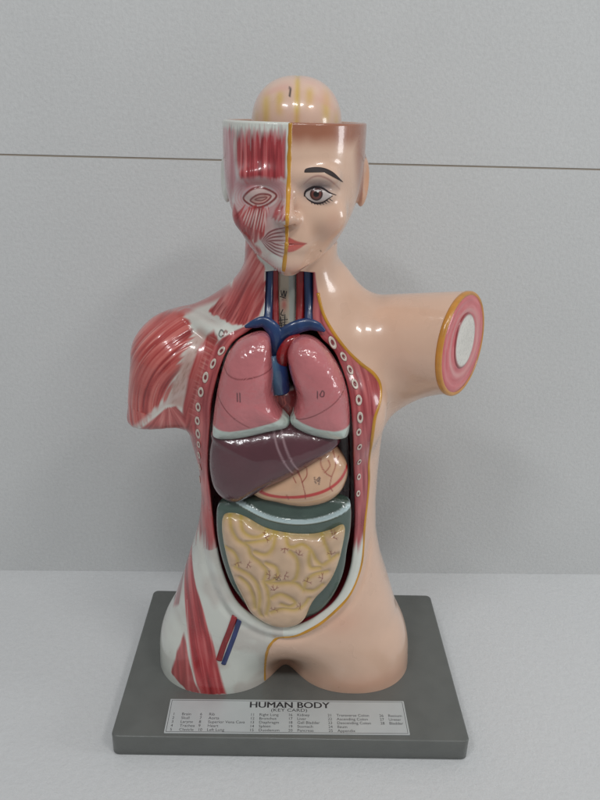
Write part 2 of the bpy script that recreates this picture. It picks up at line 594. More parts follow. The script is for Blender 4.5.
# right hand band between the cavity and the fat line
R_IN = [(313, 268), (314, 300), (318, 322), (328, 340), (342, 360), (352, 390), (356, 425), (357, 460), (355, 500), (354, 535), (349, 570), (337, 598), (318, 614), (297, 625), (283, 628)]
bandR = np.vstack([yel, xz(R_IN)[::-1] ])
P.region(np.vstack([yel, xz([(283, 620), (310, 608), (330, 590), (344, 560), (350, 500), (350, 430), (340, 380), (320, 345), (305, 320), (305, 270)])]), WHITE, 0.4)
fadeR = lambda a, b: sstep(138, 152, b + 16 * (vnoise(a * 0.9, b * 0.01, 31) - 0.5))
u_, v_ = (lambda a, b: cavd(a, b)), (lambda a, b: b)
P.fibres(np.vstack([yel[:len(yel)], xz([(283, 620), (310, 608), (330, 590), (344, 560), (350, 500), (350, 430), (340, 380), (320, 345), (305, 320), (305, 270)])]), u_, v_,
         (lin((196, 104, 104)), lin((170, 76, 80)), lin((140, 44, 52))), 0.55, 0.05, 0.5, 0, 21, 1.0, 0.1, fadeR)

# left hand rib band
L_BAND = xz([(262, 322), (243, 327), (222, 338), (207, 356), (198, 385), (192, 415), (188, 440), (193, 470), (196, 500), (194, 540), (230, 545), (232, 430), (240, 370), (262, 345)])
fadeL = lambda a, b: sstep(128, 150, b + 26 * (vnoise(a * 0.8, b * 0.01, 33) - 0.5))
P.fibres(L_BAND, u_, v_, (lin((200, 104, 102)), lin((178, 80, 82)), lin((146, 46, 52))), 0.5, 0.05, 0.6, 0, 23, 1.0, 0.1, fadeL)
# left flank, outside the ribs
FLANK = xz([(190, 425), (200, 425), (206, 470), (208, 520), (198, 545), (186, 545), (196, 500), (194, 470), (186, 440)])
u2, v2 = direction(xz([(196, 430)])[0], xz([(202, 540)])[0])
P.fibres(FLANK, u2, v2, (lin((206, 120, 116)), RED_M, RED_D), 0.6, 0.06, 0.8, 0.6, 25, 0.9, 0.2, fadeL)

# neck muscle
NECK = xo([(236, 238, 5), (252, 240, 0), (266, 262, 0), (265, 300), (259, 316), (247, 324), (232, 325), (210, 311), (222, 299), (232, 287), (236, 272, 5), (234, 255, 5)])
P.region(NECK, lin((196, 108, 104)), 0.8, 0.85)
u3, v3 = direction(xz([(255, 262)])[0], xz([(226, 318)])[0])
P.fibres(NECK, u3, v3, (lin((214, 136, 130)), lin((184, 76, 74)), RED_D), 0.5, 0.04, 0.8, 1.6, 41, 1.0, 0.3)
for k in range(26):
    t = k / 25
    a = np.array([211 + 36 * t, 311 + 14 * math.sin(t * 1.6)]) + rng.normal(0, 1.0, 2)
    b = a + np.array([13 - 7 * t, -16]) * rng.uniform(0.35, 1.0)
    P.stroke(xz([a, b]), 0.32, RED_D, rng.uniform(0.4, 0.9), 0.3, True)

# pink ridge along the top of the shoulder
P.stroke(spline(xo([(230, 287, 3), (212, 297, 3), (190, 306.5, 0), (165, 319, 0), (146, 336, 0)]), 6), 2.3, lin((188, 100, 100)), 0.85, 1.6)
# deltoid
GRV = xz([(198, 330), (207, 336), (196, 356), (187, 380), (183, 408), (168, 404), (178, 376), (187, 350)])
P.region(GRV, lin((190, 150, 140)), 2.2, 0.75)
DELT = xo([(184, 313), (168, 312, -5), (142, 324, -5), (124, 350, -5), (116, 394, -5), (114, 424, -5), (122, 442, -5), (150, 416), (166, 399), (175, 379), (184, 354), (195, 332)])
cD = xz([(238, 430)])[0]
uD, vD = polar(raysurf([(222, 425)])[0, [0, 2]], 70.0)
P.fibres(DELT, uD, vD, (lin((204, 110, 102)), lin((180, 68, 64)), lin((138, 34, 36))), 0.62, 0.03, 1.6, 2.0, 51, 1.0, 0.5)
for k in range(30):
    r = rng.uniform(46, 92); a0 = rng.uniform(1.9, 2.7)
    cc = raysurf([(222, 425)])[0, [0, 2]]
    th = np.linspace(a0, a0 + rng.uniform(0.15, 0.5), 6)
    L = np.stack([cc[0] + r * np.cos(th), cc[1] + r * np.sin(th)], 1)
    j = sd_poly(L[:, 0], L[:, 1], DELT)
    if (j < -1).all():
        P.stroke(L, 0.35, [RED_D, lin((222, 160, 150))][k % 2], 0.5, 0.35, True)
# brown flecks in the groove beside the deltoid
for k in range(46):
    t = rng.uniform(0, 1)
    a = np.array([199 - 26 * t, 340 + 58 * t]) + rng.normal(0, 3.0, 2)
    b = a + np.array([-3, 6]) * rng.uniform(0.4, 1.3)
    P.stroke(xz([a, b]), 0.45, lin((150, 112, 96)), rng.uniform(0.25, 0.6), 0.5, True)
P.stroke(xz([(202, 330), (192, 346), (180, 372), (170, 398)], 5), 3.0, lin((196, 170, 160)), 0.35, 3.0)
# pectoral strip
PEC = xz([(214, 330), (219, 341), (206, 362), (198, 390), (193, 420), (190, 436), (183, 426), (183, 404), (188, 376), (198, 350), (207, 336)])
uP, vP = direction(xz([(212, 345)])[0], xz([(188, 425)])[0])
P.fibres(PEC, uP, vP, (lin((190, 100, 96)), lin((172, 66, 64)), lin((146, 46, 46))), 0.5, 0.05, 1.4, 0.5, 61, 1.0, 0.2)
for k in range(34):
    t = k / 33; a = np.array([210 - 22 * t ** 0.8, 335 + 78 * t]) + rng.normal(0, 0.7, 2); b = a + np.array([9, 5]) * rng.uniform(0.5, 1.2)
    P.stroke(xz([a, b]), 0.4, [RED_D, lin((206, 140, 132))][k % 2], rng.uniform(0.3, 0.6), 0.4, True)
# underside of the cut arm
STUB = xz([(136, 433), (150, 421), (166, 408), (176, 406), (186, 418), (186, 434)])
uF, vF = fan(xz([(168, 402)])[0], 22.0)
P.fibres(STUB, uF, vF, (lin((208, 130, 124)), lin((184, 80, 78)), lin((146, 40, 42))), 0.5, 0.06, 1.0, 0.6, 65, 0.95, 0.3)
P.stroke(xz([(132, 430), (150, 416), (168, 402), (182, 392)], 4), 1.7, lin((206, 190, 184)), 0.7, 1.6)

# thigh muscles of the cut away side
def thigh(px, a, b, seed, al=1.0):
    P_ = xz(px); uu, vv = direction(xz([a])[0], xz([b])[0])
    P.fibres(P_, uu, vv, (lin((204, 96, 96)), lin((178, 48, 54)), lin((140, 26, 32))), 0.45, 0.03, 0.9, 0.7, seed, al, 0.2)
thigh([(190, 536), (185, 554), (184, 580), (186, 619), (192, 667), (201, 694), (226, 694), (214, 648), (203, 609), (194, 576), (192, 548)], (190, 560), (208, 690), 71)
thigh([(185, 556), (178, 580), (173, 607), (179, 604), (183, 580)], (184, 556), (176, 606), 73, 0.85)
thigh([(184, 632), (177, 652), (171, 672), (186, 690), (201, 694), (194, 680), (188, 655)], (184, 634), (186, 688), 75, 0.9)
P.stroke(xz([(187, 600), (189, 640), (198, 690)], 4), 0.6, lin((224, 190, 185)), 0.6, 0.6, True)
for k in range(16):
    a = np.array([rng.uniform(197, 213), rng.uniform(490, 520)]); b = a + [rng.uniform(-1, 2), rng.uniform(14, 34)]
    P.stroke(xz([a, b]), 0.7, RED_M, rng.uniform(0.25, 0.6), 0.6, True)

P.ok = (y < 40) & ((z > 368) | (y < -26))
# ---- face, muscle half
LILAC = lin((184, 150, 162))
for c, r, al in [((246, 188), (18, 18), 0.75), ((276, 186), (10, 10), 0.6), ((231, 170), (8, 26), 0.6), ((262, 212), (20, 10), 0.5), ((240, 225), (10, 16), 0.5), ((262, 262), (16, 8), 0.4)]:
    q = raysurf([c])[0]; P.blob((q[0], q[2]), (r[0] * .6, r[1] * .6), LILAC, al)
for c, r, al in [((245, 184), (12, 5), 0.5), ((270, 182), (14, 4), 0.45), ((262, 224), (22, 16), 0.4), ((258, 197), (26, 16), 0.3), ((281, 192), (7, 14), 0.4), ((268, 262), (16, 8), 0.4), ((230, 165), (5, 30), 0.5), ((234, 222), (5, 14), 0.8), ((242, 242), (8, 12), 0.75), ((252, 258), (10, 7), 0.6), ((262, 228), (12, 8), 0.35)]:
    q = raysurf([c])[0]; P.blob((q[0], q[2]), (r[0] * .6, r[1] * .6), lin((178, 84, 88)), al)
FORE = xz([(235, 129), (250, 128), (266, 130), (285, 128), (285, 178), (272, 180), (258, 178), (240, 180), (236, 160)])
uV, vV = direction(np.array([-30., 440.]), np.array([-30., 400.]))
P.fibres(FORE, uV, vV, (lin((200, 108, 108)), lin((170, 56, 62)), lin((128, 28, 36))), 0.9, 0.05, 1.6, 1.0, 81, 1.0, 0.25, lambda a, b: sstep(442, 433, b + 5 * (vnoise(a * 0.9, b * 0.01, 77) - 0.5)))
for k in range(70):
    a = np.array([rng.uniform(225, 287), rng.uniform(123, 132)]); b = a + [0, rng.uniform(8, 22)]
    P.stroke(xz([a, b]), 0.35, [lin((190, 120, 124)), lin((150, 150, 148))][k % 2], rng.uniform(0.3, 0.6), 0.4, True)
TEMP = xz([(223, 128), (233, 130), (235, 160), (236, 178), (231, 200), (227, 198), (223, 160)])
P.fibres(TEMP, uV, vV, (lin((214, 170, 176)), lin((190, 116, 124)), lin((160, 70, 80))), 0.9, 0.05, 1.4, 1.5, 83, 0.8)
for k in range(5):
    r_ = 1.0 + 0.17 * (k + 1); th = np.linspace(0.25, 2 * np.pi + 0.05, 40)
    L = np.stack([260 + 16.5 * r_ * np.cos(th), 197 + 11.0 * r_ * np.sin(th)], 1)
    P.stroke(xz(L), 0.55, lin((186, 96, 100)), 0.5 - 0.05 * k, 0.6)
eyeo = [(243.5, 198), (250, 190.5), (258.5, 187.4), (268, 189.5), (276.5, 195.6), (269, 203.5), (258, 207.4), (250, 204.5)]
eyei = [(250.5, 200), (256, 195.5), (263, 193.8), (271, 196), (266, 201.8), (259, 204), (254, 203)]
eyec = [(255, 199.5), (260, 197.5), (267, 197.2), (262, 200.5)]
P.region(xz(eyeo, 5, True), lin((204, 178, 172)), 0.4, 0.8)
P.region(xz(eyei, 5, True), lin((192, 140, 130)), 0.4, 0.8)
for E_, w_ in ((eyeo, 0.62), (eyei, 0.5), (eyec, 0.3)):
    q = xz(E_, 6, True); P.stroke(np.vstack([q, q[:1]]), w_, lin((122, 30, 30)), 0.95, 0.3, relief=0.15)
ZYG = xz([(245, 207), (268, 208), (266, 226), (261, 240), (248, 242), (233, 214)])
uZ, vZ = fan(xz([(262, 180)])[0], 26.0)
P.fibres(ZYG, uZ, vZ, (lin((226, 190, 184)), lin((182, 66, 66)), lin((136, 28, 32))), 0.75, 0.05, 1.0, 2.2, 85, 0.95, 0.3)
for k in range(8):
    t = k / 7; P.stroke(xz([(248 + 18 * t, 209), (242 + 20 * t, 224 + 8 * t)]), 0.42, lin((228, 206, 200)), 0.75, 0.35, True)
NOSE = xz([(281, 200), (286, 210), (286, 221), (280, 221), (271, 219), (275, 208)])
uN, vN = direction(xz([(282, 202)])[0], xz([(275, 220)])[0])
P.fibres(NOSE, uN, vN, (lin((226, 190, 184)), lin((176, 62, 66)), lin((130, 30, 36))), 0.8, 0.08, 0.8, 1.0, 87, 0.9, 0.2)
JAW = xo([(229, 196, 0), (234, 205), (243, 220), (252, 240), (262, 252), (256, 262), (246, 260), (238, 252, 0), (232, 238, 0), (229, 215, 0)])
uJ, vJ = direction(xz([(236, 218)])[0], xz([(248, 255)])[0])
P.fibres(JAW, uJ, vJ, (lin((212, 140, 138)), lin((176, 70, 74)), lin((136, 36, 42))), 0.6, 0.07, 1.2, 1.0, 89, 0.85, 0.2)
MOUTH = xz([(261, 241), (268, 232), (277, 227), (285, 225.5), (285, 259), (278, 256), (269, 250)], 3, True)
P.region(MOUTH, lin((206, 180, 178)), 0.6, 0.8)
for k in range(4):
    e = 4.3 * k
    up = [(262 + 1.5 * k, 241), (268 + k, 233.5 + e * 0.55), (276, 229.5 + e * 0.85), (286, 227.5 + e)]
    dn = [(262 + 1.5 * k, 241.3), (268 + k, 248.5 - e * 0.5), (276, 254 - e * 0.75), (285, 257.5 - e * 0.9)]
    for q in (up, dn):
        P.stroke(xz(q, 5), 0.52, lin((120, 34, 38)), 0.9, 0.35, True, 0.12)
for k in range(16):
    t = k / 15; a = np.array([248 + 32 * t, 254 + 14 * t ** 0.7]); b = a + [rng.uniform(-4, 1), rng.uniform(4, 9)]
    P.stroke(xz([a, b]), 0.5, lin((160, 60, 66)), rng.uniform(0.4, 0.85), 0.4, True)

# ---- face, skin half
HAIR = lin((152, 86, 58))
u_h, v_h = head_local(x, y)
skinh = (x > dx) & (z > 350)
wob = 2.0 * (vnoise(u_h * 0.2, z * 0.05, 91) - 0.5)
a = np.where(skinh, 0.9 * sstep(426, 438, z + wob + 0.05 * np.maximum(u_h - 20, 0)), 0)
a = np.maximum(a, np.where(skinh, 0.85 * sstep(37.5, 43.5, u_h + 0.11 * (z - 415)) * sstep(386, 396, z) * sstep(30, 10, v_h), 0))
a = np.maximum(a, np.where(skinh & (v_h > 14), 0.85, 0) * sstep(365, 385, z))
P.c = P.c * (1 - a[:, None]) + HAIR * a[:, None]
ear = skinh & (np.abs(u_h) > 46.3) & (z < 421) & (z > 388)
P.c[ear] = lin((214, 160, 126))
for c, r, col, al in [((318, 186), (17, 9), lin((128, 128, 140)), 0.55), ((306, 190), (5, 8), lin((150, 130, 130)), 0.35), ((318, 187.5), (14, 4.5), lin((96, 90, 104)), 0.5), ((319, 201), (12, 4), lin((160, 130, 126)), 0.4), ((320, 232), (13, 12), lin((150, 112, 92)), 0.60),
                      ((334, 225), (9, 14), lin((196, 140, 118)), 0.35), ((298, 268), (12, 6), lin((214, 150, 130)), 0.3), ((296, 225), (7, 4), lin((176, 120, 98)), 0.3)]:
    q = raysurf([c])[0]; P.blob((q[0], q[2]), (r[0] * .6, r[1] * .62), col, al)
Z2 = lambda L: [(285 + a / 5.71, 140 + b / 5.71) for a, b in L]
P.stroke(xz(Z2([(108, 252), (150, 216), (200, 206), (260, 232), (312, 280)]), 6), 0.5, lin((140, 86, 84)), 0.7, 0.6, True)
LIPU = xz(Z2([(14, 556), (36, 562), (70, 578), (126, 591), (80, 600), (14, 598)]), 4, True)
LIPD = xz(Z2([(14, 598), (80, 600), (118, 592), (92, 614), (60, 632), (34, 640), (14, 638)]), 4, True)
P.region(LIPU, lin((184, 62, 58)), 0.5, 0.9); P.region(LIPD, lin((198, 78, 72)), 0.5, 0.9)
P.stroke(xz(Z2([(14, 597), (70, 598), (122, 592)]), 4), 0.3, lin((130, 40, 38)), 0.55, 0.4)
P.stroke(xz([(320.5, 250.5), (321, 251.5)]), 0.4, BLACK, 0.7, 0.3)

P.ok = y < 40
# white clavicle mark and hip shading paint
P.stroke(xz([(219, 334), (221, 330), (224, 333), (221, 337), (219, 335)], 4), 0.4, BLACK, 0.85, 0.3)
P.stroke(xz([(223, 336), (225, 331), (227, 332), (226, 334)], 3), 0.5, lin((130, 40, 40)), 0.8, 0.4)
# reddish tone where the painted skin meets the base
q = raysurf([(330, 676)])[0]
P.blob((62, 8), (55, 12), lin((214, 152, 124)), 0.4)
P.blob((38, 78), (16, 12), lin((222, 160, 132)), 0.35)
cl = np.exp(-((x + 6) / 9) ** 2) * sstep(52, 25, z) * (y < -10)  # shade of the groin cleft painted in as brown
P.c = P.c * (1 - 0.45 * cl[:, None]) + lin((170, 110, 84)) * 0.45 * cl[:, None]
# smears of grey-pink on the white fascia
sm = vnoise(x * 0.05 + 3, z * 0.05, 95) * (0.5 + 0.5 * vnoise(x * 0.16, z * 0.13, 96))
isw = (x < dx)
P.c = np.where((isw & (sm > 0.30))[:, None], P.c * (1 - 0.3 * np.clip((sm - 0.30) / 0.25, 0, 1)[:, None] * (1 - lin((196, 160, 158)))), P.c)

# cavity walls: dark red
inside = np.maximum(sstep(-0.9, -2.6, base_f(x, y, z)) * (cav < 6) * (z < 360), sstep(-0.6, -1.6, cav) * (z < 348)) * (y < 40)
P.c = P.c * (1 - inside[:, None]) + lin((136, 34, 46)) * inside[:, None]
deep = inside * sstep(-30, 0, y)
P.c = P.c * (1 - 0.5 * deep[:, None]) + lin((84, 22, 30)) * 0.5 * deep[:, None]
# skull inside
ins = (slice_f(u_h, v_h, np.minimum(z, 449), HEAD, 2.25, True) < -2.6) & (z > 412)
P.c[ins] = lin((196, 160, 140))

V = V + N_ * P.h[:, None]

ROOT = bpy.data.objects.new('anatomy_torso', None); COL.objects.link(ROOT)
tag(ROOT, 'glossy painted anatomical torso with half muscle, half skin face, fixed to a grey board', 'anatomical model')
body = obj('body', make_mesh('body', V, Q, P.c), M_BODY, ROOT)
print('painted', time.time() - T0)


# ------------------------------------------------------------------ part builders
def tube(path, rad, n=14, flat=1.0, closed_path=False, caps=True):
    path = np.asarray(path, float); m = len(path)
    rad = np.broadcast_to(np.asarray(rad, float), (m,))
    t = np.gradient(path, axis=0); t /= np.linalg.norm(t, axis=1)[:, None]
    ref = np.array([0., -1., 0.])
    V = []
    for i in range(m):
        s = np.cross(t[i], ref); s /= max(np.linalg.norm(s), 1e-6); o = np.cross(s, t[i])
        th = np.linspace(0, 2 * np.pi, n, endpoint=False)
        V.append(path[i] + rad[i] * (np.cos(th)[:, None] * s + flat * np.sin(th)[:, None] * o))
    V = np.concatenate(V)
    i, j = np.meshgrid(np.arange(m - 1), np.arange(n), indexing='ij'); i, j = i.ravel(), j.ravel(); k = (j + 1) % n
    Q = np.stack([i * n + j, i * n + k, (i + 1) * n + k, (i + 1) * n + j], 1)
    if caps:
        a, b = len(V), len(V) + 1
        V = np.vstack([V, path[:1], path[-1:]])
        j = np.arange(0, n, 2)
        c1 = np.stack([np.full(len(j), a), (j + 2) % n, (j + 1) % n, j], 1)
        o = (m - 1) * n
        c2 = np.stack([np.full(len(j), b), o + j, o + (j + 1) % n, o + (j + 2) % n], 1)
        Q = np.vstack([Q, c1, c2])
    return V, Q


def pillow(out, y0, hf, hb, n=200, rings=60, pf=2.0, edge=2.0, dome=None, centre=None):
    """a swollen solid whose outline (x, z) is given; front swells by hf, back by hb"""
    out = resample(out, n, True)
    c = out.mean(0) if centre is None else np.asarray(centre)
    s = np.sin(np.linspace(0, np.pi / 2, rings + 1))[1:]
    V = [np.r_[c, 0.0][None]]
    prof = lambda q: np.maximum(1 - q ** pf, 0) ** (1 / edge)
    for q in s:
        V.append(np.c_[c + (out - c) * q, np.full(n, prof(q))])
    F = np.concatenate(V); F[0, 2] = 1
    B = F[1:1 + n * (rings - 1)].copy(); bc = F[0].copy()
    if dome is not None:
        F[:, 2] *= dome(F[:, 0], F[:, 1])
    fv = np.c_[F[:, 0], y0 - hf * F[:, 2], F[:, 1]]
    bv = np.vstack([np.c_[B[:, 0], y0 + hb * B[:, 2], B[:, 1]], [[bc[0], y0 + hb, bc[1]]]])
    j = np.arange(n); k = (j + 1) % n
    Q = []
    for r in range(rings - 1):
        a = 1 + r * n; b = a + n
        Q.append(np.stack([a + j, a + k, b + k, b + j], 1))
    j2 = np.arange(0, n, 2)
    Q.append(np.stack([np.zeros(len(j2), int), 1 + (j2 + 2) % n, 1 + j2 + 1, 1 + j2], 1)[:, ::-1][:, [3, 0, 1, 2]][:, ::-1])
    o = len(fv); lastF = 1 + (rings - 1) * n; lastB = o + (rings - 2) * n
    Q.append(np.stack([lastF + j, lastF + k, lastB + k, lastB + j], 1))
    for r in range(rings - 2):
        a = o + r * n; b = a + n
        Q.append(np.stack([a + k, a + j, b + j, b + k], 1))
    last = o + (rings - 1) * n
    Q.append(np.stack([np.full(len(j2), last), o + j2, o + j2 + 1, o + (j2 + 2) % n], 1))
    V = np.vstack([fv, bv]); Q = np.concatenate(Q)
    return V, Q


def fixn(V, Q):
    """outward facing quads for a roughly star shaped solid"""
    c = V.mean(0); f = V[Q]; n = np.cross(f[:, 2] - f[:, 0], f[:, 3] - f[:, 1])
    vol = (n * (f.mean(1) - c)).sum()
    return Q if vol > 0 else Q[:, ::-1].copy()


def swell(V):
    """front face normals for relief"""
    return V


def on_body(px, off=0.0):
    q = settle(raysurf(px)); g = grad(base_f, q); g /= np.linalg.norm(g, axis=1)[:, None]
    return q + g * off, g


def plain(name, VQ, col, m, parent, var=0.0):
    V, Q = VQ; Q = fixn(V, Q)
    c = np.empty((len(V), 3)); c[:] = col
    if var:
        c *= (1 + var * (vnoise(V[:, 0] * 0.3 + V[:, 1] * 0.2, V[:, 2] * 0.12, 5) - 0.5))[:, None]
    return obj(name, make_mesh(name, V, Q, c), m, parent)


# yellow fat lines: a bead of thick paint
def bead(name, px, r, off, col=FAT):
    q, g = on_body(spline(np.array(px, float), 6)); q = resample(q, 160); 
    for _ in range(3):
        v = body_f(q[:, 0], q[:, 1], q[:, 2]); gg = grad(body_f, q); q = q - (np.clip(v, -2, 2) / np.maximum((gg ** 2).sum(1), .1))[:, None] * gg
    q = q + gg / np.linalg.norm(gg, axis=1)[:, None] * off
    rr = r * (0.9 + 0.25 * vnoise(np.linspace(0, 22, len(q)), np.zeros(len(q)), 11))
    V_, Q_ = tube(q, rr, 12)
    c = np.empty((len(V_), 3)); c[:] = col
    c *= (0.85 + 0.35 * vnoise(V_[:, 0] * .2, V_[:, 2] * .1, 12))[:, None]
    return obj(name, make_mesh(name, V_, fixn(V_, Q_), c), M_SMOOTH, body)


bead('face_midline', [(290.5, 122.5), (289.5, 150), (288.5, 190), (287.5, 210), (287.2, 221), (287, 232), (286.8, 243), (285, 258), (283.5, 271)], 1.45, -0.9)
bead('fat_edge', YEL_PX[1:], 1.25, -0.45)
bead('fat_edge', LOW_PX, 1.25, -0.7)

# cut ends of the ribs
def rib_end(px, rx, rz, rot):
    q, g = on_body([px], 0.1); q, g = q[0], g[0]
    up = np.array([math.sin(rot), 0, math.cos(rot)]); up -= g * (up @ g); up /= np.linalg.norm(up); sd = np.cross(g, up)
    n = 28; th = np.linspace(0, 2 * np.pi, n, endpoint=False)
    prof = [(1.25, -0.8, 0), (1.18, 0.1, 0), (1.08, 0.5, 1), (0.9, 0.62, 1), (0.6, 0.5, 1), (0.5, 0.2, 2), (0.3, 0.05, 2)]
    V_ = []; C_ = []
    w1, d1 = lin((208, 194, 182)), lin((128, 52, 56))
    for k, h, c in prof:
        V_.append(q + g * h + (np.cos(th) * rx * k)[:, None] * sd + (np.sin(th) * rz * k)[:, None] * up)
        C_.append(np.tile([lin((130, 60, 62)), w1, d1][c], (n, 1)))
    V_.append((q + g * 0.05)[None]); C_.append(d1[None])
    m = len(prof); i, j = np.meshgrid(np.arange(m - 1), np.arange(n), indexing='ij'); i, j = i.ravel(), j.ravel(); k = (j + 1) % n
    Q_ = np.stack([i * n + j, i * n + k, (i + 1) * n + k, (i + 1) * n + j], 1)
    j = np.arange(0, n, 2); o = (m - 1) * n
    Q_ = np.vstack([Q_, np.stack([o + j, o + j + 1, o + (j + 2) % n, np.full(len(j), m * n)], 1)])
    V_ = np.concatenate(V_); f = V_[Q_]; nn = np.cross(f[:, 2] - f[:, 0], f[:, 3] - f[:, 1])
    if (nn @ g).sum() < 0: Q_ = Q_[:, ::-1].copy()
    obj('rib_end', make_mesh('rib_end', V_, Q_, np.concatenate(C_)), M_SMOOTH, body)


RIB_L = [(95, 93), (70, 131), (47, 172), (33, 216), (25, 261), (23, 302), (25, 341), (27, 373), (28, 405), (30, 440), (31, 478)]
RIB_R = [(427, 68), (460, 110), (480, 150), (494, 192), (506, 240), (510, 292), (506, 336), (508, 380), (507, 425), (506, 470), (504, 520)]
for i, (a, b) in enumerate(RIB_L):
    k = 1.0 if i < 7 else 0.82
    rib_end((190 + a / 3, 320 + b / 3), 1.9 * k * rng.uniform(.92, 1.08), 3.3 * k * rng.uniform(.9, 1.1), rng.uniform(-.12, .12) + 0.5 - 0.12 * min(i, 4))
for i, (a, b) in enumerate(RIB_R):
    k = (1.15 if i == 0 else 1.0) if i < 6 else 0.78
    rib_end((190 + a / 3, 320 + b / 3), 1.9 * k * rng.uniform(.92, 1.08), 3.4 * k * rng.uniform(.9, 1.1), rng.uniform(-.12, .12) - 0.45 + 0.11 * min(i, 4))

# ---- eye and brow (skin half): thick hand painted patches that follow the face
def patch(name, outline_px, col_fn, lift, m, nr=26, n=120):
    out = resample(spline(np.array(outline_px, float), 8, True), n, True); c = out.mean(0)
    rings = [c[None]] + [c + (out - c) * (k / nr) for k in range(1, nr + 1)]
    px = np.concatenate(rings)
    q = settle(raysurf(px)); g = grad(base_f, q); g /= np.linalg.norm(g, axis=1)[:, None]
    k = np.r_[0, np.repeat(np.arange(1, nr + 1) / nr, n)]
    q = q + g * (lift * np.sqrt(np.maximum(1 - k ** 4, 0)) - 0.12 * (k == 1))[:, None] + g * 0.03
    j = np.arange(n); kk = (j + 1) % n
    Q_ = [np.stack([1 + (r - 1) * n + j, 1 + (r - 1) * n + kk, 1 + r * n + kk, 1 + r * n + j], 1) for r in range(1, nr)]
    j2 = np.arange(0, n, 2); Q_.append(np.stack([np.zeros(len(j2), int), 1 + j2, 1 + j2 + 1, 1 + (j2 + 2) % n], 1))
    Q_ = np.concatenate(Q_); f = q[Q_]; nn = np.cross(f[:, 2] - f[:, 0], f[:, 3] - f[:, 1])
    if (nn * g[Q_[:, 0]]).sum() < 0: Q_ = Q_[:, ::-1].copy()
    return obj(name, make_mesh(name, q, Q_, col_fn(px)), m, body)


def eye_col(px):
    X = (px[:, 0] - 285) * 5.71; Y = (px[:, 1] - 140) * 5.71
    c = np.tile(lin((196, 184, 180)), (len(px), 1))
    def mixc(a, col):
        nonlocal c
        c = c * (1 - a[:, None]) + col * a[:, None]
    r = np.hypot(X - 179, Y - 309)
    mixc(sstep(38, 34, r), lin((60, 26, 24)))
    mixc(sstep(30, 24, r), lin((112, 60, 52)))
    mixc(sstep(18, 14, r), lin((18, 10, 12)))
    mixc(sstep(9, 6, np.hypot(X - 188, Y - 292)), lin((230, 226, 222)))  # eye highlight painted on as a pale dot
    mixc(0.5 * sstep(300, 282, Y), lin((96, 70, 74)))  # shade under the upper lid painted into the eye colour
    return c


EYE = Z2([(112, 312), (126, 288), (168, 273), (214, 281), (246, 301), (270, 316), (244, 334), (210, 352), (172, 356), (132, 337)])
patch('eye', EYE, eye_col, 0.35, M_SMOOTH, 40, 160)
LASH = lin((34, 18, 24))
def ribbon(name, px, w, col, lift=0.3, parent=None, m=None):
    q, g = on_body(spline(np.array(px, float), 6), 0.0); k = np.linspace(0, 1, len(q))
    ww = np.asarray(w(k) if callable(w) else np.full(len(q), w))
    return plain(name, tube(q + g * lift, np.maximum(ww, 0.05), 10, 0.5), col, m or M_MATTE, parent or body)


ribbon('upper_lid_line', Z2([(110, 322), (114, 300), (128, 284), (168, 268), (214, 276), (252, 300), (292, 315)]), lambda k: 0.6 * np.sin(np.pi * np.clip(k * .85 + .12, 0, 1)) + 0.08, LASH, 0.25)
ribbon('lower_lid_line', Z2([(114, 318), (132, 340), (172, 360), (212, 357), (246, 336), (272, 318)]), lambda k: 0.42 * np.sin(np.pi * np.clip(k, .08, .92)) + 0.05, LASH, 0.2)
for k in range(8):
    t = k / 7; p0 = np.array([150 + 105 * t, 352 + 10 * math.sin(math.pi * t * .9) - 18 * t ** 2]); p1 = p0 + np.array([4 + 16 * t, 15 - 3 * t])
    ribbon('eyelash', Z2([p0, (p0 + p1) / 2 + [0, 1], p1]), lambda q: 0.22 * (1 - q) + 0.06, LASH, 0.1)
BROW = Z2([(106, 182), (118, 162), (168, 153), (222, 158), (272, 180), (312, 216), (336, 244), (300, 221), (250, 192), (200, 171), (150, 169), (114, 185)])
patch('eyebrow', BROW, lambda px: np.tile(lin((44, 30, 30)), (len(px), 1)), 0.22, M_MATTE, 14, 120)

# ---- cut end of the outstretched arm
def arm_end():
    up = np.array([0, 0, 1.0]) - ARM_N * ARM_N[2]; up /= np.linalg.norm(up); sd = np.cross(up, ARM_N)
    n = 96; th = np.linspace(0, 2 * np.pi, n, endpoint=False)
    d = np.cos(th)[:, None] * sd + np.sin(th)[:, None] * up
    # true edge of the stump in each direction
    def stump(p): return base_f(p[:, 0], p[:, 1], p[:, 2])
    lo, hi = np.zeros(n), np.full(n, 70.0)
    for _ in range(30):
        md = (lo + hi) / 2; p = ARM_C - ARM_N * 4 + d * md[:, None]; ins = stump(p) < 0
        lo, hi = np.where(ins, md, lo), np.where(ins, hi, md)
    R = (lo + hi) / 2; R = np.minimum(R, 46)
    return d, R, up, sd


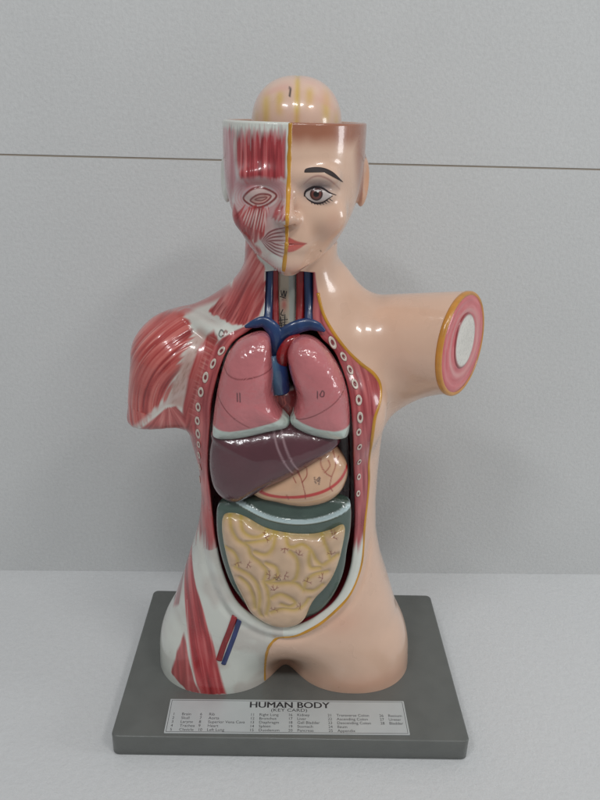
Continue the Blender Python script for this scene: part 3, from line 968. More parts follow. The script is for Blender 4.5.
d_, R_, up_, sd_ = arm_end(); n = len(d_)
def arm_rings(prof, colf, name, parent, c0=ARM_C, squash=None):
    V_ = []; C_ = []
    for k, h in prof:
        rad = (R_ * k)[:, None] * d_
        if squash is not None: rad = squash(rad, k)
        V_.append(c0 + ARM_N * h + rad); 
    V_.append((c0 + ARM_N * prof[-1][1])[None]); V_ = np.concatenate(V_)
    kk = np.r_[np.repeat([p[0] for p in prof], n), 0]
    m = len(prof); i, j = np.meshgrid(np.arange(m - 1), np.arange(n), indexing='ij'); i, j = i.ravel(), j.ravel(); k = (j + 1) % n
    Q_ = np.stack([i * n + j, i * n + k, (i + 1) * n + k, (i + 1) * n + j], 1)
    j = np.arange(0, n, 2); o = (m - 1) * n
    Q_ = np.vstack([Q_, np.stack([o + j, o + j + 1, o + (j + 2) % n, np.full(len(j), m * n)], 1)])
    f = V_[Q_]; nn = np.cross(f[:, 2] - f[:, 0], f[:, 3] - f[:, 1])
    if (nn @ ARM_N).sum() < 0: Q_ = Q_[:, ::-1].copy()
    return obj(name, make_mesh(name, V_, Q_, colf(V_, kk)), M_SMOOTH, parent)


def c_fat(V_, k):
    c = np.tile(lin((200, 136, 52)), (len(V_), 1)); return c * (0.9 + 0.2 * vnoise(V_[:, 1] * .3, V_[:, 2] * .3, 3))[:, None]
def c_mus(V_, k):
    ang = np.arctan2((V_ - ARM_C) @ up_, (V_ - ARM_C) @ sd_)
    nz = 0.6 * vnoise(k * 18, ang * 2.0 + 9, 7) + 0.4 * vnoise(k * 40, ang * 4 + 9, 8)
    c = lin((196, 74, 84)) * (1 - nz[:, None]) + lin((222, 130, 132)) * nz[:, None]
    w = np.exp(-((k - 0.63) / 0.05) ** 2)[:, None] * 0.55
    return c * (1 - w) + lin((226, 176, 172)) * w
def c_bone(V_, k):
    e = sstep(0.47, 0.53, k)[:, None]; nz = vnoise(V_[:, 1] * 1.3 + V_[:, 0], V_[:, 2] * 1.3, 13)
    c = lin((226, 222, 214)) * (0.84 + 0.16 * (nz > 0.35))[:, None]
    return c * (1 - e) + lin((150, 60, 64)) * e
arm_rings([(0.93, -3), (1.0, -3.4), (1.012, -2.2), (1.012, -0.6), (0.995, 0.5), (0.97, 0.8), (0.945, 0.6), (0.93, 0.2)], c_fat, 'fat_ring', body)
sec = arm_rings([(0.955, -1), (0.935, 0.4)] + [(k, 0.6 + 0.5 * math.sin(k * 30) * 0.4) for k in np.linspace(0.85, 0.02, 40)], c_mus, 'arm_section', body)
arm_rings([(0.55, 0.2), (0.54, 1.0), (0.52, 1.5)] + [(k, 1.6) for k in np.linspace(0.50, 0.03, 24)], c_bone, 'bone_end', sec, ARM_C + up_ * 1.5 - sd_ * 1.0, lambda r, k: r - 0.15 * np.outer(r @ sd_, sd_))

# ---- vessels of the neck, fixed parts
def px3(pts, n=8):
    """(px, py, y) rows -> smooth 3-D path"""
    a = np.array(pts, float); q = np.concatenate([at(r[None, :2], r[2]) for r in a]); return resample(spline(q, n), 60)
for pts, col, r, nm in [([(269.5, 264, -18), (269, 285, -19), (268.5, 305, -24), (268, 322, -31)], BLUE, 2.9, 'jugular_vein'),
                        ([(308, 264, -18), (308.5, 285, -19), (309, 305, -24), (309, 322, -31)], BLUE, 3.1, 'jugular_vein'),
                        ([(274.5, 264, -17), (274.7, 290, -18), (275, 312, -24), (276, 334, -31)], ART, 2.6, 'carotid_artery'),
                        ([(300.5, 264, -17), (300.5, 290, -18), (300, 312, -24), (299, 330, -30)], ART, 2.9, 'carotid_artery')]:
    plain(nm, tube(px3(pts), r, 16, 0.8), col, M_SMOOTH, ROOT, 0.5)


def trachea():
    pth = px3([(286.5, 262, -13.5), (286.5, 285, -14), (287, 308, -19), (287, 336, -26)])
    V_, Q_ = tube(pth, 7.0, 40, 0.55)
    s = (V_[:, 0] - np.interp(V_[:, 2], pth[::-1, 2], pth[::-1, 0])) / 7.0
    c = np.tile(lin((196, 184, 164)), (len(V_), 1))
    a = sstep(0.15, 0.3, s)[:, None]; c = c * (1 - a) + lin((176, 182, 176)) * a
    zt = V_[:, 2]; red = (np.exp(-((zt - 338 + 0) / 5) ** 2) * np.exp(-((s + 0.35) / 0.3) ** 2))[:, None] * .0
    c = c * (1 - red) + RED_M * red
    q = at([(284, 306)], -25)[0]; b = np.exp(-((zt - q[2]) / 4.5) ** 2 - ((V_[:, 0] - q[0]) / 2.2) ** 2)[:, None] * 0.85
    c = c * (1 - b) + lin((180, 80, 70)) * b
    o = obj('trachea', make_mesh('trachea', V_, fixn(V_, Q_), c), M_SMOOTH, ROOT)
    return o
trachea_o = trachea()
# hand written pen marks on the windpipe
for pts in ([(281, 290), (282, 296), (284, 290), (285, 297), (286.5, 291)], [(280, 296), (286, 298)], [(280.5, 316), (282, 328)], [(285, 314), (284.5, 327)], [(278.5, 320), (288, 319)], [(279, 325), (287.5, 324)],
            [(283, 309), (281, 314), (284, 315)]):
    q = np.concatenate([at([p], -18.5 - (p[1] - 285) * 0.245) for p in pts])
    q[:, 1] -= 0.9
    plain('pen_mark', tube(resample(spline(q, 4), 20), 0.35, 8), BLACK, M_SMOOTH, trachea_o)

vein_l = px3([(245, 327, -36), (254, 324, -37), (264, 322, -37), (272, 328, -38), (276, 336, -38), (277, 350, -36), (278, 362, -32)])
rr = np.interp(np.linspace(0, 1, 60), [0, .15, .4, .6, 1], [1.0, 3.2, 4.8, 5.6, 5.2])
vn = plain('brachiocephalic_vein', tube(vein_l, rr, 18, 0.6), BLUE, M_SMOOTH, ROOT, 0.5)
vein_r = px3([(325, 331, -37), (316, 326, -37), (307, 324.5, -37), (297, 327, -38), (287, 332, -38), (278, 338, -37.5)])
rr = np.interp(np.linspace(0, 1, 60), [0, .15, .4, .7, 1], [1.0, 3.2, 4.6, 4.8, 4.6])
plain('vein_branch', tube(vein_r, rr, 18, 0.6), BLUE, M_SMOOTH, vn, 0.5)

# femoral vessels on the cut side of the pelvis
for px, r, col, nm in (([(235, 616), (230, 630), (224, 645), (219, 660)], 2.5, lin((150, 26, 34)), 'femoral_artery'), ([(239.5, 620), (235, 634), (229, 650), (223.5, 664)], 2.0, lin((36, 50, 104)), 'femoral_vein')):
    q, g = on_body(spline(np.array(px, float), 6)); q = resample(q, 40); gg = grad(base_f, q); gg /= np.linalg.norm(gg, axis=1)[:, None]
    plain(nm, tube(q + gg * 0.1, r, 14, 0.45), col, M_SMOOTH, body, 0.6)


# ------------------------------------------------------------------ organs
def poly(px, y, n=6):
    return spline(at(px, y)[:, [0, 2]], n, True)


def to_xz(px, y, n=0, closed=False):
    q = at(px, y)[:, [0, 2]]
    return spline(q, n, closed) if n else q


def organ(name, V, Q, P, m, label, cat):
    Q = fixn(V, Q)
    o = obj(name, make_mesh(name, V, Q, P.c), m)
    if label: tag(o, label, cat, 'lungs in the open chest' if cat == 'lung' else None)
    return o


R4 = lambda L: [(190 + a / 3, 320 + b / 3) for a, b in L]
R6 = lambda L: [(210 + a / 4, 480 + b / 4) for a, b in L]
PINK = lin((192, 112, 116)); LUNGW = lin((196, 208, 200))
LINE = lin((110, 34, 38))


def num_mark(P, strokes, y, w=0.38):
    for s in strokes: P.stroke(to_xz(s, y, 4), w, lin((48, 22, 34)), 0.85, 0.3)


# lungs
L1 = [(150, 62), (190, 44), (222, 42), (240, 60), (246, 110), (250, 160), (249, 200), (256, 235), (270, 262), (290, 284), (299, 299), (292, 316), (240, 328), (170, 345), (120, 352), (86, 350), (69, 341),
      (68, 318), (72, 280), (79, 230), (91, 170), (109, 112), (128, 82)]
YL = -47
V_, Q_ = pillow(poly(R4(L1), YL, 5), YL, 19, 34, 240, 70, 2.6, 2.2)
P_ = Paint(V_, PINK)
def lungpaint(P_, edge_px, lines, y):
    nz = vnoise(P_.x * 0.12, P_.z * 0.12, 3); P_.c *= (0.93 + 0.14 * nz)[:, None]
    P_.region(to_xz(edge_px, y - 13), LUNGW, 0.7, 1.0)
    for l in lines: P_.stroke(to_xz(l, y - 14, 6), 0.33, LINE, 0.9, 0.3, relief=-0.1)
lungpaint(P_, R4([(40, 330), (68, 326), (120, 331), (180, 322), (240, 306), (285, 292), (320, 288), (320, 380), (40, 380)]), [R4([(97, 150), (115, 166), (150, 173), (200, 165), (250, 154)]), R4([(78, 232), (110, 268), (150, 300), (178, 318)])], YL)
num_mark(P_, [R4([(142, 218), (143, 242)]), R4([(150, 217), (151, 243)])], YL - 17)
organ('lung', V_, Q_, P_, M_LUNG, 'glossy pink lung marked 11, left of the blue vein in the photo', 'lung')

L2 = [(300, 76), (315, 59), (340, 52), (370, 58), (400, 80), (430, 115), (455, 160), (470, 205), (478, 250), (480, 300), (475, 336), (460, 349), (420, 350), (370, 340), (330, 325), (305, 308), (300, 295),
      (306, 280), (315, 255), (319, 230), (315, 200), (303, 165), (295, 130), (292, 100)]
V_, Q_ = pillow(poly(R4(L2), YL, 5), YL, 19, 34, 240, 70, 2.6, 2.2, centre=at(R4([(385, 215)]), YL)[0, [0, 2]])
P_ = Paint(V_, PINK)
lungpaint(P_, R4([(280, 280), (306, 288), (340, 306), (380, 322), (430, 330), (470, 327), (500, 318), (500, 380), (280, 380)]), [R4([(318, 298), (360, 285), (400, 265), (440, 238), (472, 208)])], YL)
num_mark(P_, [R4([(382, 212), (382, 232)]), R4([(390, 222), (396, 210), (402, 215), (400, 226), (392, 226), (390, 220)])], YL - 17)
organ('lung', V_, Q_, P_, M_LUNG, 'glossy pink lung marked 10, beside the outstretched arm stump', 'lung')

# heart with its vessels between the lungs
H_ = [(232, 215), (250, 200), (285, 196), (318, 205), (345, 235), (340, 270), (315, 300), (290, 312), (262, 300), (240, 270)]
V_, Q_ = pillow(poly(R4(H_), -34, 5), -34, 10, 25, 120, 36, 2.2, 2.0)
P_ = Paint(V_, lin((112, 36, 38)))
for k in range(9):
    a = np.array([rng.uniform(250, 310), rng.uniform(215, 280)]); P_.stroke(to_xz(R4([a, a + [rng.uniform(-12, 12), 14], a + [rng.uniform(-16, 16), 28]]), -42, 4), 0.4, lin((176, 90, 80)), 0.6, 0.4, True)
P_.region(to_xz(R4([(235, 196), (270, 205), (310, 200), (310, 213), (270, 214), (240, 212)]), -40), lin((190, 190, 184)), 0.8, 0.9)
heart = organ('heart', V_, Q_, P_, M_ORGAN, 'dark red heart with blue and red vessels, showing between the two lungs', 'heart')
aor = px3([(300, 338, -40), (291, 341, -42), (285, 348, -43), (282, 356, -42.5), (283, 365, -38)])
V_, Q_ = tube(aor, np.interp(np.linspace(0, 1, 60), [0, .3, .8, 1], [3.0, 3.6, 4.2, 3.2]), 20)
c = np.tile(lin((140, 26, 30)), (len(V_), 1)) * (0.7 + 0.6 * vnoise(V_[:, 0] * .9, V_[:, 2] * .9, 4))[:, None]
obj('aorta', make_mesh('aorta', V_, fixn(V_, Q_), c), M_ORGAN, heart)
pul = px3([(276, 356, -36), (277, 366, -38), (279, 378, -38), (281, 390, -36)])
V_, Q_ = tube(pul, np.interp(np.linspace(0, 1, 60), [0, .3, 1], [5.5, 7.2, 6.6]), 20)
s = sstep(-1.5, 1.5, V_[:, 0] - np.interp(V_[:, 2], pul[::-1, 2], pul[::-1, 0]))[:, None]
c = lin((92, 140, 176)) * (1 - s) + lin((34, 72, 128)) * s
obj('pulmonary_artery', make_mesh('pulmonary_artery', V_, fixn(V_, Q_), c), M_ORGAN, heart)

# liver
YV = -46
LV = [(72, 330), (66, 360), (60, 400), (61, 450), (72, 498), (98, 530), (130, 541), (160, 532), (200, 512), (245, 490), (300, 466), (350, 437), (400, 405), (442, 374), (452, 350), (430, 325), (300, 300), (170, 315)]
V_, Q_ = pillow(poly(R4(LV), YV, 5), YV, 19, 26, 240, 64, 2.0, 2.0)
P_ = Paint(V_, lin((86, 44, 53)))
P_.c *= (0.9 + 0.2 * vnoise(P_.x * 0.1, P_.z * 0.1, 6))[:, None]
for l in ([(250, 335), (262, 375), (285, 420), (308, 458)], [(272, 330), (285, 372), (305, 415), (324, 448)]):
    P_.stroke(to_xz(R4(l), YV - 13, 6), 0.5, lin((170, 140, 146)), 0.75, 0.5)
organ('liver', V_, Q_, P_, M_ORGAN, 'dark maroon shiny liver under the lungs, tapering to the right', 'liver')

# stomach
YS = -40
ST = [(175, 500), (200, 522), (250, 534), (300, 545), (350, 548), (410, 536), (450, 510), (469, 475), (473, 440), (460, 405), (430, 372), (380, 372), (320, 400), (240, 450), (190, 480)]
V_, Q_ = pillow(poly(R4(ST), YS, 5), YS, 19, 24, 220, 60, 2.3, 2.0)
P_ = Paint(V_, lin((212, 170, 138)))
P_.c *= (0.92 + 0.16 * vnoise(P_.x * 0.15, P_.z * 0.15, 8))[:, None]
P_.stroke(to_xz(R4([(190, 505), (230, 517), (290, 520), (350, 514), (410, 500), (450, 480), (475, 455)]), YS - 12, 6), 1.4, lin((190, 36, 38)), 0.95, 0.5, relief=0.3)
P_.stroke(to_xz(R4([(190, 512), (230, 525), (300, 531), (360, 527), (420, 512), (462, 485)]), YS - 10, 6), 0.5, lin((226, 196, 160)), 0.6, 0.6)
for l in ([(345, 512), (338, 485), (330, 465), (312, 450)], [(336, 480), (350, 462), (350, 445)], [(330, 465), (325, 452)], [(418, 500), (425, 470), (438, 440), (430, 405)], [(425, 470), (405, 455), (392, 430), (400, 412), (415, 410)],
          [(438, 440), (448, 425)], [(405, 455), (420, 440), (415, 425)], [(345, 512), (346, 530)], [(310, 470), (318, 482)], [(290, 518), (296, 534)], [(420, 500), (428, 515)]):
    P_.stroke(to_xz(R4(l), YS - 15, 5), 0.36, lin((150, 52, 46)), 0.85, 0.3)
num_mark(P_, [R4([(373, 470), (377, 488)]), R4([(388, 470), (380, 478), (384, 482), (390, 472), (386, 492)])], YS - 17)
organ('stomach', V_, Q_, P_, M_ORGAN, 'beige stomach marked 19 with branching red vessels, half under the liver', 'stomach')

# bowel: green backing with the white fold, and the coils on it
YG = -44
GB = [(80, 100), (84, 76), (100, 62), (150, 52), (250, 48), (380, 48), (466, 56), (483, 80), (481, 150), (471, 205), (463, 262), (446, 312), (421, 356), (388, 392), (350, 410), (318, 425), (280, 431), (232, 424), (192, 400), (152, 352), (120, 300), (96, 230), (82, 160)]
G5 = lambda L: [(190 + a / 3, 480 + b / 3) for a, b in L]
V_, Q_ = pillow(poly(G5(GB), YG, 5), YG, 10, 22, 260, 80, 3.4, 2.4)
P_ = Paint(V_, lin((74, 92, 84)))
P_.c *= (0.88 + 0.24 * vnoise(P_.x * 0.12, P_.z * 0.12, 14))[:, None]
wl = to_xz(R6([(22, 124), (36, 96), (60, 86), (92, 91), (150, 116), (220, 146), (300, 164), (380, 167), (450, 157), (510, 139), (562, 116)]), YG - 9, 8)
i = P_.sub(wl, 8); d, t = dist_line(P_.x[i], P_.z[i], wl)
ww = 1.75 * np.interp(t, [0, .1, .5, 1], [0.7, .9, 1.0, 1.1])
P_.mix(i, sstep(0.3, -0.3, d - ww), lin((190, 210, 212)))
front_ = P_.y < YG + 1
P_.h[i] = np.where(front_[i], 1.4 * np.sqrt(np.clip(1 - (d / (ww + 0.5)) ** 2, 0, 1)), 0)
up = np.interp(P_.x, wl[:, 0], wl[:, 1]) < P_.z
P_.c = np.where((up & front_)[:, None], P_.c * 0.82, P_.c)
V_[:, 1] -= P_.h
bowel = bpy.data.objects.new('intestine', None); COL.objects.link(bowel)
tag(bowel, 'block of beige coiled intestine with yellow grooves on dark green backing with white fold', 'intestine')
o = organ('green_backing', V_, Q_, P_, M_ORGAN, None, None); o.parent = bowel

CO = [(55, 142), (100, 135), (150, 150), (220, 185), (300, 204), (400, 210), (480, 196), (522, 181), (540, 192), (532, 250), (515, 320), (490, 380), (462, 420), (424, 460), (402, 495), (382, 540), (350, 568), (300, 580), (250, 572), (202, 550), (160, 515), (130, 460), (100, 400), (75, 330), (58, 260), (48, 190)]
YC = -52
V_, Q_ = pillow(poly(R6(CO), YC, 5), YC, 11, 9, 420, 150, 4.0, 2.6)
P_ = Paint(V_, lin((204, 172, 142)))
GROOVES = [[(75, 150), (85, 200), (110, 240), (150, 262), (165, 300), (200, 330), (225, 360), (215, 400)],
           [(120, 150), (128, 200), (160, 225), (205, 228), (240, 210), (262, 190)],
           [(140, 250), (190, 245), (240, 240), (262, 215)],
           [(180, 285), (220, 295), (248, 275), (262, 235), (275, 205)],
           [(300, 210), (310, 260), (330, 270), (370, 262), (405, 282), (425, 320), (450, 340), (480, 325), (510, 310)],
           [(320, 285), (345, 310), (352, 345), (345, 385), (330, 405)],
           [(440, 212), (455, 245), (470, 280), (480, 320)],
           [(225, 330), (262, 345), (270, 375), (250, 400), (225, 405)],
           [(215, 405), (262, 410), (310, 408), (345, 412), (375, 435), (415, 445), (450, 425)],
           [(100, 355), (130, 365), (165, 385), (190, 420), (200, 470), (195, 520), (205, 548)],
           [(120, 395), (150, 420), (172, 465), (180, 515)],
           [(215, 405), (230, 440), (235, 490), (225, 540)],
           [(245, 470), (280, 455), (320, 470), (340, 490), (320, 505), (285, 495)],
           [(245, 530), (290, 515), (340, 520), (375, 505), (395, 480)],
           [(60, 280), (90, 290), (110, 320), (105, 350)], [(400, 285), (395, 320), (405, 350), (440, 350)], [(375, 440), (385, 400), (420, 375), (470, 370)]]
YEL = lin((192, 160, 66))
ff = V_[:, 1] < YC + 0.5
dm = np.full(len(V_), 99.0)
for gL in GROOVES:
    L = to_xz(R6(gL), YC - 9, 6); d, _ = dist_line(V_[:, 0], V_[:, 2], L); dm = np.minimum(dm, d)
P_.mix(np.arange(len(V_)), 0.72 * np.exp(-(dm / 1.7) ** 2), YEL)
edge = sd_poly(V_[:, 0], V_[:, 2], poly(R6(CO), YC, 5))
P_.mix(np.arange(len(V_)), 0.45 * sstep(-2.8, -0.3, edge), lin((176, 156, 74)))
P_.c *= (0.92 + 0.16 * vnoise(V_[:, 0] * 0.2, V_[:, 2] * 0.2, 18))[:, None]
rel = 1.7 * (1 - np.exp(-(dm / 2.6) ** 2)) + 0.5 * vnoise(V_[:, 0] * .12, V_[:, 2] * .12, 19)
V_[:, 1] += np.where(ff, (1.7 - rel) * sstep(0, -3, edge), 0)
VES = lin((120, 44, 44))
for cx, cy in [(222, 235), (300, 272), (355, 295), (110, 335), (152, 332), (240, 375), (268, 388), (300, 376), (495, 232), (486, 300), (388, 405), (450, 392), (258, 434), (255, 518), (362, 503)]:
    a0 = rng.uniform(0, 6.28)
    for b in range(3):
        a = a0 + b * 1.3 + rng.uniform(-.2, .2); r1 = rng.uniform(9, 13); p1 = (cx + r1 * math.cos(a), cy + r1 * math.sin(a))
        P_.stroke(to_xz(R6([(cx, cy), p1]), YC - 9), 0.26, VES, 0.85, 0.25)
        for sgn in (-.6, .6):
            P_.stroke(to_xz(R6([p1, (p1[0] + 7 * math.cos(a + sgn), p1[1] + 7 * math.sin(a + sgn))]), YC - 9), 0.2, VES, 0.8, 0.25)
P_.stroke(to_xz(R6([(258, 388), (268, 394), (276, 386), (282, 396), (262, 396)]), YC - 9, 3), 0.3, BLACK, 0.8, 0.25)
o = organ('coils', V_, Q_, P_, M_ORGAN, None, None); o.parent = bowel

# brain dome in the open skull
def brain():
    n, m = 140, 90
    th = np.linspace(0, 2 * np.pi, n, endpoint=False); ph = np.linspace(0.0, np.pi, m + 1)[1:-1]
    V_ = [[0, 0, 1]] + [[math.sin(p) * math.cos(t), math.sin(p) * math.sin(t), math.cos(p)] for p in ph for t in th] + [[0, 0, -1]]
    D = np.array(V_); r = np.array([29.5, 38, 30.5])
    k = (np.abs(D) ** 2.25).sum(1) ** (-1 / 2.25)
    V_ = D * k[:, None] * r
    front = D[:, 0]
    gr = np.exp(-(D[:, 0] / 0.035) ** 2); gr2 = vnoise(D[:, 0] * 9 + 5, D[:, 1] * 5 + D[:, 2] * 4, 44)
    V_ *= (1 - 0.010 * gr - 0.010 * (gr2 > 0.5) * 0)[:, None]
    c = np.tile(lin((224, 188, 168)), (len(V_), 1))
    yel_ = lin((214, 178, 84))
    x_, z_ = V_[:, 0], V_[:, 2]
    def mixc(a, col):
        nonlocal c
        c = c * (1 - a[:, None]) + col * a[:, None]
    mixc(0.9 * np.exp(-(x_ / 1.7) ** 2), yel_)
    for cx, cz, w_, h_, a in [(-19, 10, 2.6, 10, .8), (-10.5, 14, 2.4, 7, .75), (7.5, 17, 2.4, 6, .7), (18, 12, 2.6, 10, .7), (-25, 2, 2, 7, .5), (25, 3, 2, 8, .5)]:
        for f in (1, -1):
            mixc(a * np.exp(-((x_ - cx) / w_) ** 2 - ((z_ - cz) / h_) ** 4) * ((V_[:, 1] * f) < 0), yel_)
    mixc(0.5 * np.clip((vnoise(x_ * .12 + 9, z_ * .12 + V_[:, 1] * .1, 47) - .5) * 2, 0, 1), lin((220, 160, 150)))
    d, _ = dist_line(x_, z_, np.array([[-4.4, 22.6], [-4.5, 20.2], [-4.3, 17.6]])); mixc(sstep(.75, .35, d) * (V_[:, 1] < 0), BLACK)
    i, j = np.meshgrid(np.arange(m - 2), np.arange(n), indexing='ij'); i, j = i.ravel(), j.ravel(); kk = (j + 1) % n
    Q_ = np.stack([1 + i * n + j, 1 + (i + 1) * n + j, 1 + (i + 1) * n + kk, 1 + i * n + kk], 1)
    j = np.arange(0, n, 2); L = len(V_) - 1; o_ = 1 + (m - 2) * n
    Q_ = np.vstack([Q_, np.stack([np.zeros(len(j), int), 1 + j, 1 + j + 1, 1 + (j + 2) % n], 1), np.stack([np.full(len(j), L), o_ + (j + 2) % n, o_ + j + 1, o_ + j], 1)])
    V_ = V_ + np.array([-6.0, 4.0, 439.5])
    o = obj('brain', make_mesh('brain', V_, fixn(V_, Q_), c), M_BODY)
    tag(o, 'peach brain dome with yellow streaks and a pen mark 1, in the open skull', 'brain')
brain()

# ------------------------------------------------------------------ board and key card
def slab(w, d, t, r, bev, n=8):
    """rounded corner board with a soft top edge"""
    def outline(ins):
        rr = max(r - ins, 0.3); pts = []
        for cx, cy, a0 in ((w / 2 - ins - rr, d / 2 - ins - rr, 0), (-(w / 2 - ins - rr), d / 2 - ins - rr, 90), (-(w / 2 - ins - rr), -(d / 2 - ins - rr), 180), (w / 2 - ins - rr, -(d / 2 - ins - rr), 270)):
            for k in range(n + 1):
                a = math.radians(a0 + 90 * k / n); pts.append((cx + rr * math.cos(a), cy + rr * math.sin(a)))
        return np.array(pts)
    lay = [(bev, -t), (0, -t + bev)] + [(bev * (1 - math.cos(a)), -bev + bev * math.sin(a)) for a in np.linspace(0, math.pi / 2, 6)]
    O = [np.c_[outline(i), np.full(4 * (n + 1), z_)] for i, z_ in lay]; m = 4 * (n + 1)
    V_ = np.concatenate(O + [O[-1] * [0.5, 0.5, 1], [[0, 0, 0]], [[0, 0, -t]]])
    L = len(lay) + 1
    i, j = np.meshgrid(np.arange(L - 1), np.arange(m), indexing='ij'); i, j = i.ravel(), j.ravel(); k = (j + 1) % m
    Q_ = np.stack([i * m + j, i * m + k, (i + 1) * m + k, (i + 1) * m + j], 1)
    j = np.arange(0, m, 2); o_ = (L - 1) * m
    Q_ = np.vstack([Q_, np.stack([np.full(len(j), L * m), o_ + j, o_ + j + 1, o_ + (j + 2) % m], 1), np.stack([np.full(len(j), L * m + 1), (j + 2) % m, j + 1, j], 1)])
    return V_, Q_


V_, Q_ = slab(278.6, 177.8, 20.1, 5.0, 1.6)
M_BOARD = painted('board_paint', 0.36, 0.15, 0.10, 0.07, (101, 103, 100))
bd = obj('base_board', make_mesh('base_board', V_, fixn(V_, Q_), smooth=True), M_BOARD, ROOT)
try:
    bd.data.set_sharp_from_angle(angle=math.radians(50))
except Exception:
    pass

cc = atz([(170.4, 699.2), (403.7, 701), (410, 735.2), (164, 732.8)], 0.5)
ce = cc.mean(0); ux = (cc[1] + cc[2] - cc[0] - cc[3]); cw = np.linalg.norm(ux) / 2; ux = ux / np.linalg.norm(ux)
uy = np.array([-ux[1], ux[0], 0]); ch = ((cc[0] + cc[1] - cc[2] - cc[3]) / 2) @ uy
ang = math.atan2(ux[1], ux[0])
V_, Q_ = slab(cw, ch, 0.6, 0.6, 0.1, 3)
M_CARD = painted('card_paper', 0.4, 0.3, 0.03, 0.03, (186, 190, 190))
card = obj('key_card', make_mesh('key_card', V_, fixn(V_, Q_), smooth=False), M_CARD, ROOT)
card.location = (ce[0] * MM, ce[1] * MM, 0.0006); card.rotation_euler = (0, 0, ang)
M_INK, nt, b = mat_nodes('printing_ink'); b.inputs['Base Color'].default_value = (0.012, 0.012, 0.014, 1); b.inputs['Roughness'].default_value = 0.5
nz = nt.nodes.new('ShaderNodeTexNoise'); nz.inputs['Scale'].default_value = 900
rp = nt.nodes.new('ShaderNodeMix'); rp.data_type = 'RGBA'; rp.inputs[6].default_value = (0.010, 0.010, 0.012, 1); rp.inputs[7].default_value = (0.05, 0.05, 0.055, 1)
nt.links.new(nz.outputs['Fac'], rp.inputs[0]); nt.links.new(rp.outputs[2], b.inputs['Base Color'])


def text(name, parts, bold=0.0):
    """parts: (string, x, y, size, align, stretch) in card millimetres -> one flat mesh of printing"""
    Vs, Fs = [], []; off = 0
    for s, tx, ty, size, al, st in parts:
        cu = bpy.data.curves.new('lettering', 'FONT'); cu.body = s; cu.size = size; cu.align_x = al; cu.align_y = 'CENTER'; cu.offset = bold; cu.resolution_u = 3
        o = bpy.data.objects.new('lettering', cu); COL.objects.link(o)
        dg = bpy.context.evaluated_depsgraph_get(); me = bpy.data.meshes.new_from_object(o.evaluated_get(dg))
        zl = 0.012 * len([q for q in parts[:parts.index((s, tx, ty, size, al, st))]]) if len(parts) < 4 else 0.0
        for v in me.vertices: Vs.append((v.co.x * st + tx, v.co.y + ty, zl))
        for p in me.polygons: Fs.append([k + off for k in p.vertices])
        off += len(me.vertices)
        bpy.data.objects.remove(o); bpy.data.curves.remove(cu); bpy.data.meshes.remove(me)
    me = bpy.data.meshes.new(name); me.from_pydata([(a * MM, b_ * MM, 0.00003 + q_ * MM) for a, b_, q_ in Vs], [], Fs); me.update()
    o = obj(name, me, M_INK, card); return o


fx = lambda u: (u - 0.5) * cw
fy = lambda v: (0.5 - v) * ch
text('card_title', [('HUMAN BODY', fx(0.507), fy(0.165), 8.6, 'CENTER', 1.14), ('HUMAN BODY', fx(0.507) + 0.25, fy(0.165) + 0.1, 8.6, 'CENTER', 1.14), ('HUMAN BODY', fx(0.507) + 0.5, fy(0.165), 8.6, 'CENTER', 1.14)], 0.0)
text('card_subtitle', [('(KEY CARD)', fx(0.507), fy(0.315), 4.4, 'CENTER', 1.25)], 0.0)
WORDS = ['Brain', 'Skull', 'Larynx', 'Trachea', 'Clavicle', 'Rib', 'Aorta', 'Superior Vena Cava', 'Heart', 'Left Lung', 'Right Lung', 'Bronchus', 'Diaphragm', 'Spleen', 'Duodenum', 'Kidney', 'Liver', 'Gall Bladder', 'Stomach', 'Pancreas',
         'Transverse Colon', 'Ascending Colon', 'Descending Colon', 'Ileum', 'Appendix', 'Rectum', 'Ureter', 'Bladder']
colx = [0.022, 0.135, 0.345, 0.503, 0.668, 0.885]
parts = []
for i, wd in enumerate(WORDS):
    u, r = colx[i // 5], i % 5; v = 0.455 + 0.112 * r
    parts.append((str(i + 1), fx(u), fy(v), 3.7, 'LEFT', 0.95)); parts.append((wd, fx(u + 0.037), fy(v), 3.7, 'LEFT', 0.98))
text('card_list', parts, 0.0)
bw = 0.35; a_, b_ = cw / 2 - 1.3, ch / 2 - 1.1
vv = [(-a_, -b_), (a_, -b_), (a_, b_), (-a_, b_)]; wv = [(-a_ + bw, -b_ + bw), (a_ - bw, -b_ + bw), (a_ - bw, b_ - bw), (-a_ + bw, b_ - bw)]
me = bpy.data.meshes.new('card_border'); me.from_pydata([(p * MM, q * MM, 0.00003) for p, q in vv + wv], [], [(k, (k + 1) % 4, 4 + (k + 1) % 4, 4 + k) for k in range(4)]); me.update()
obj('card_border', me, M_INK, card)

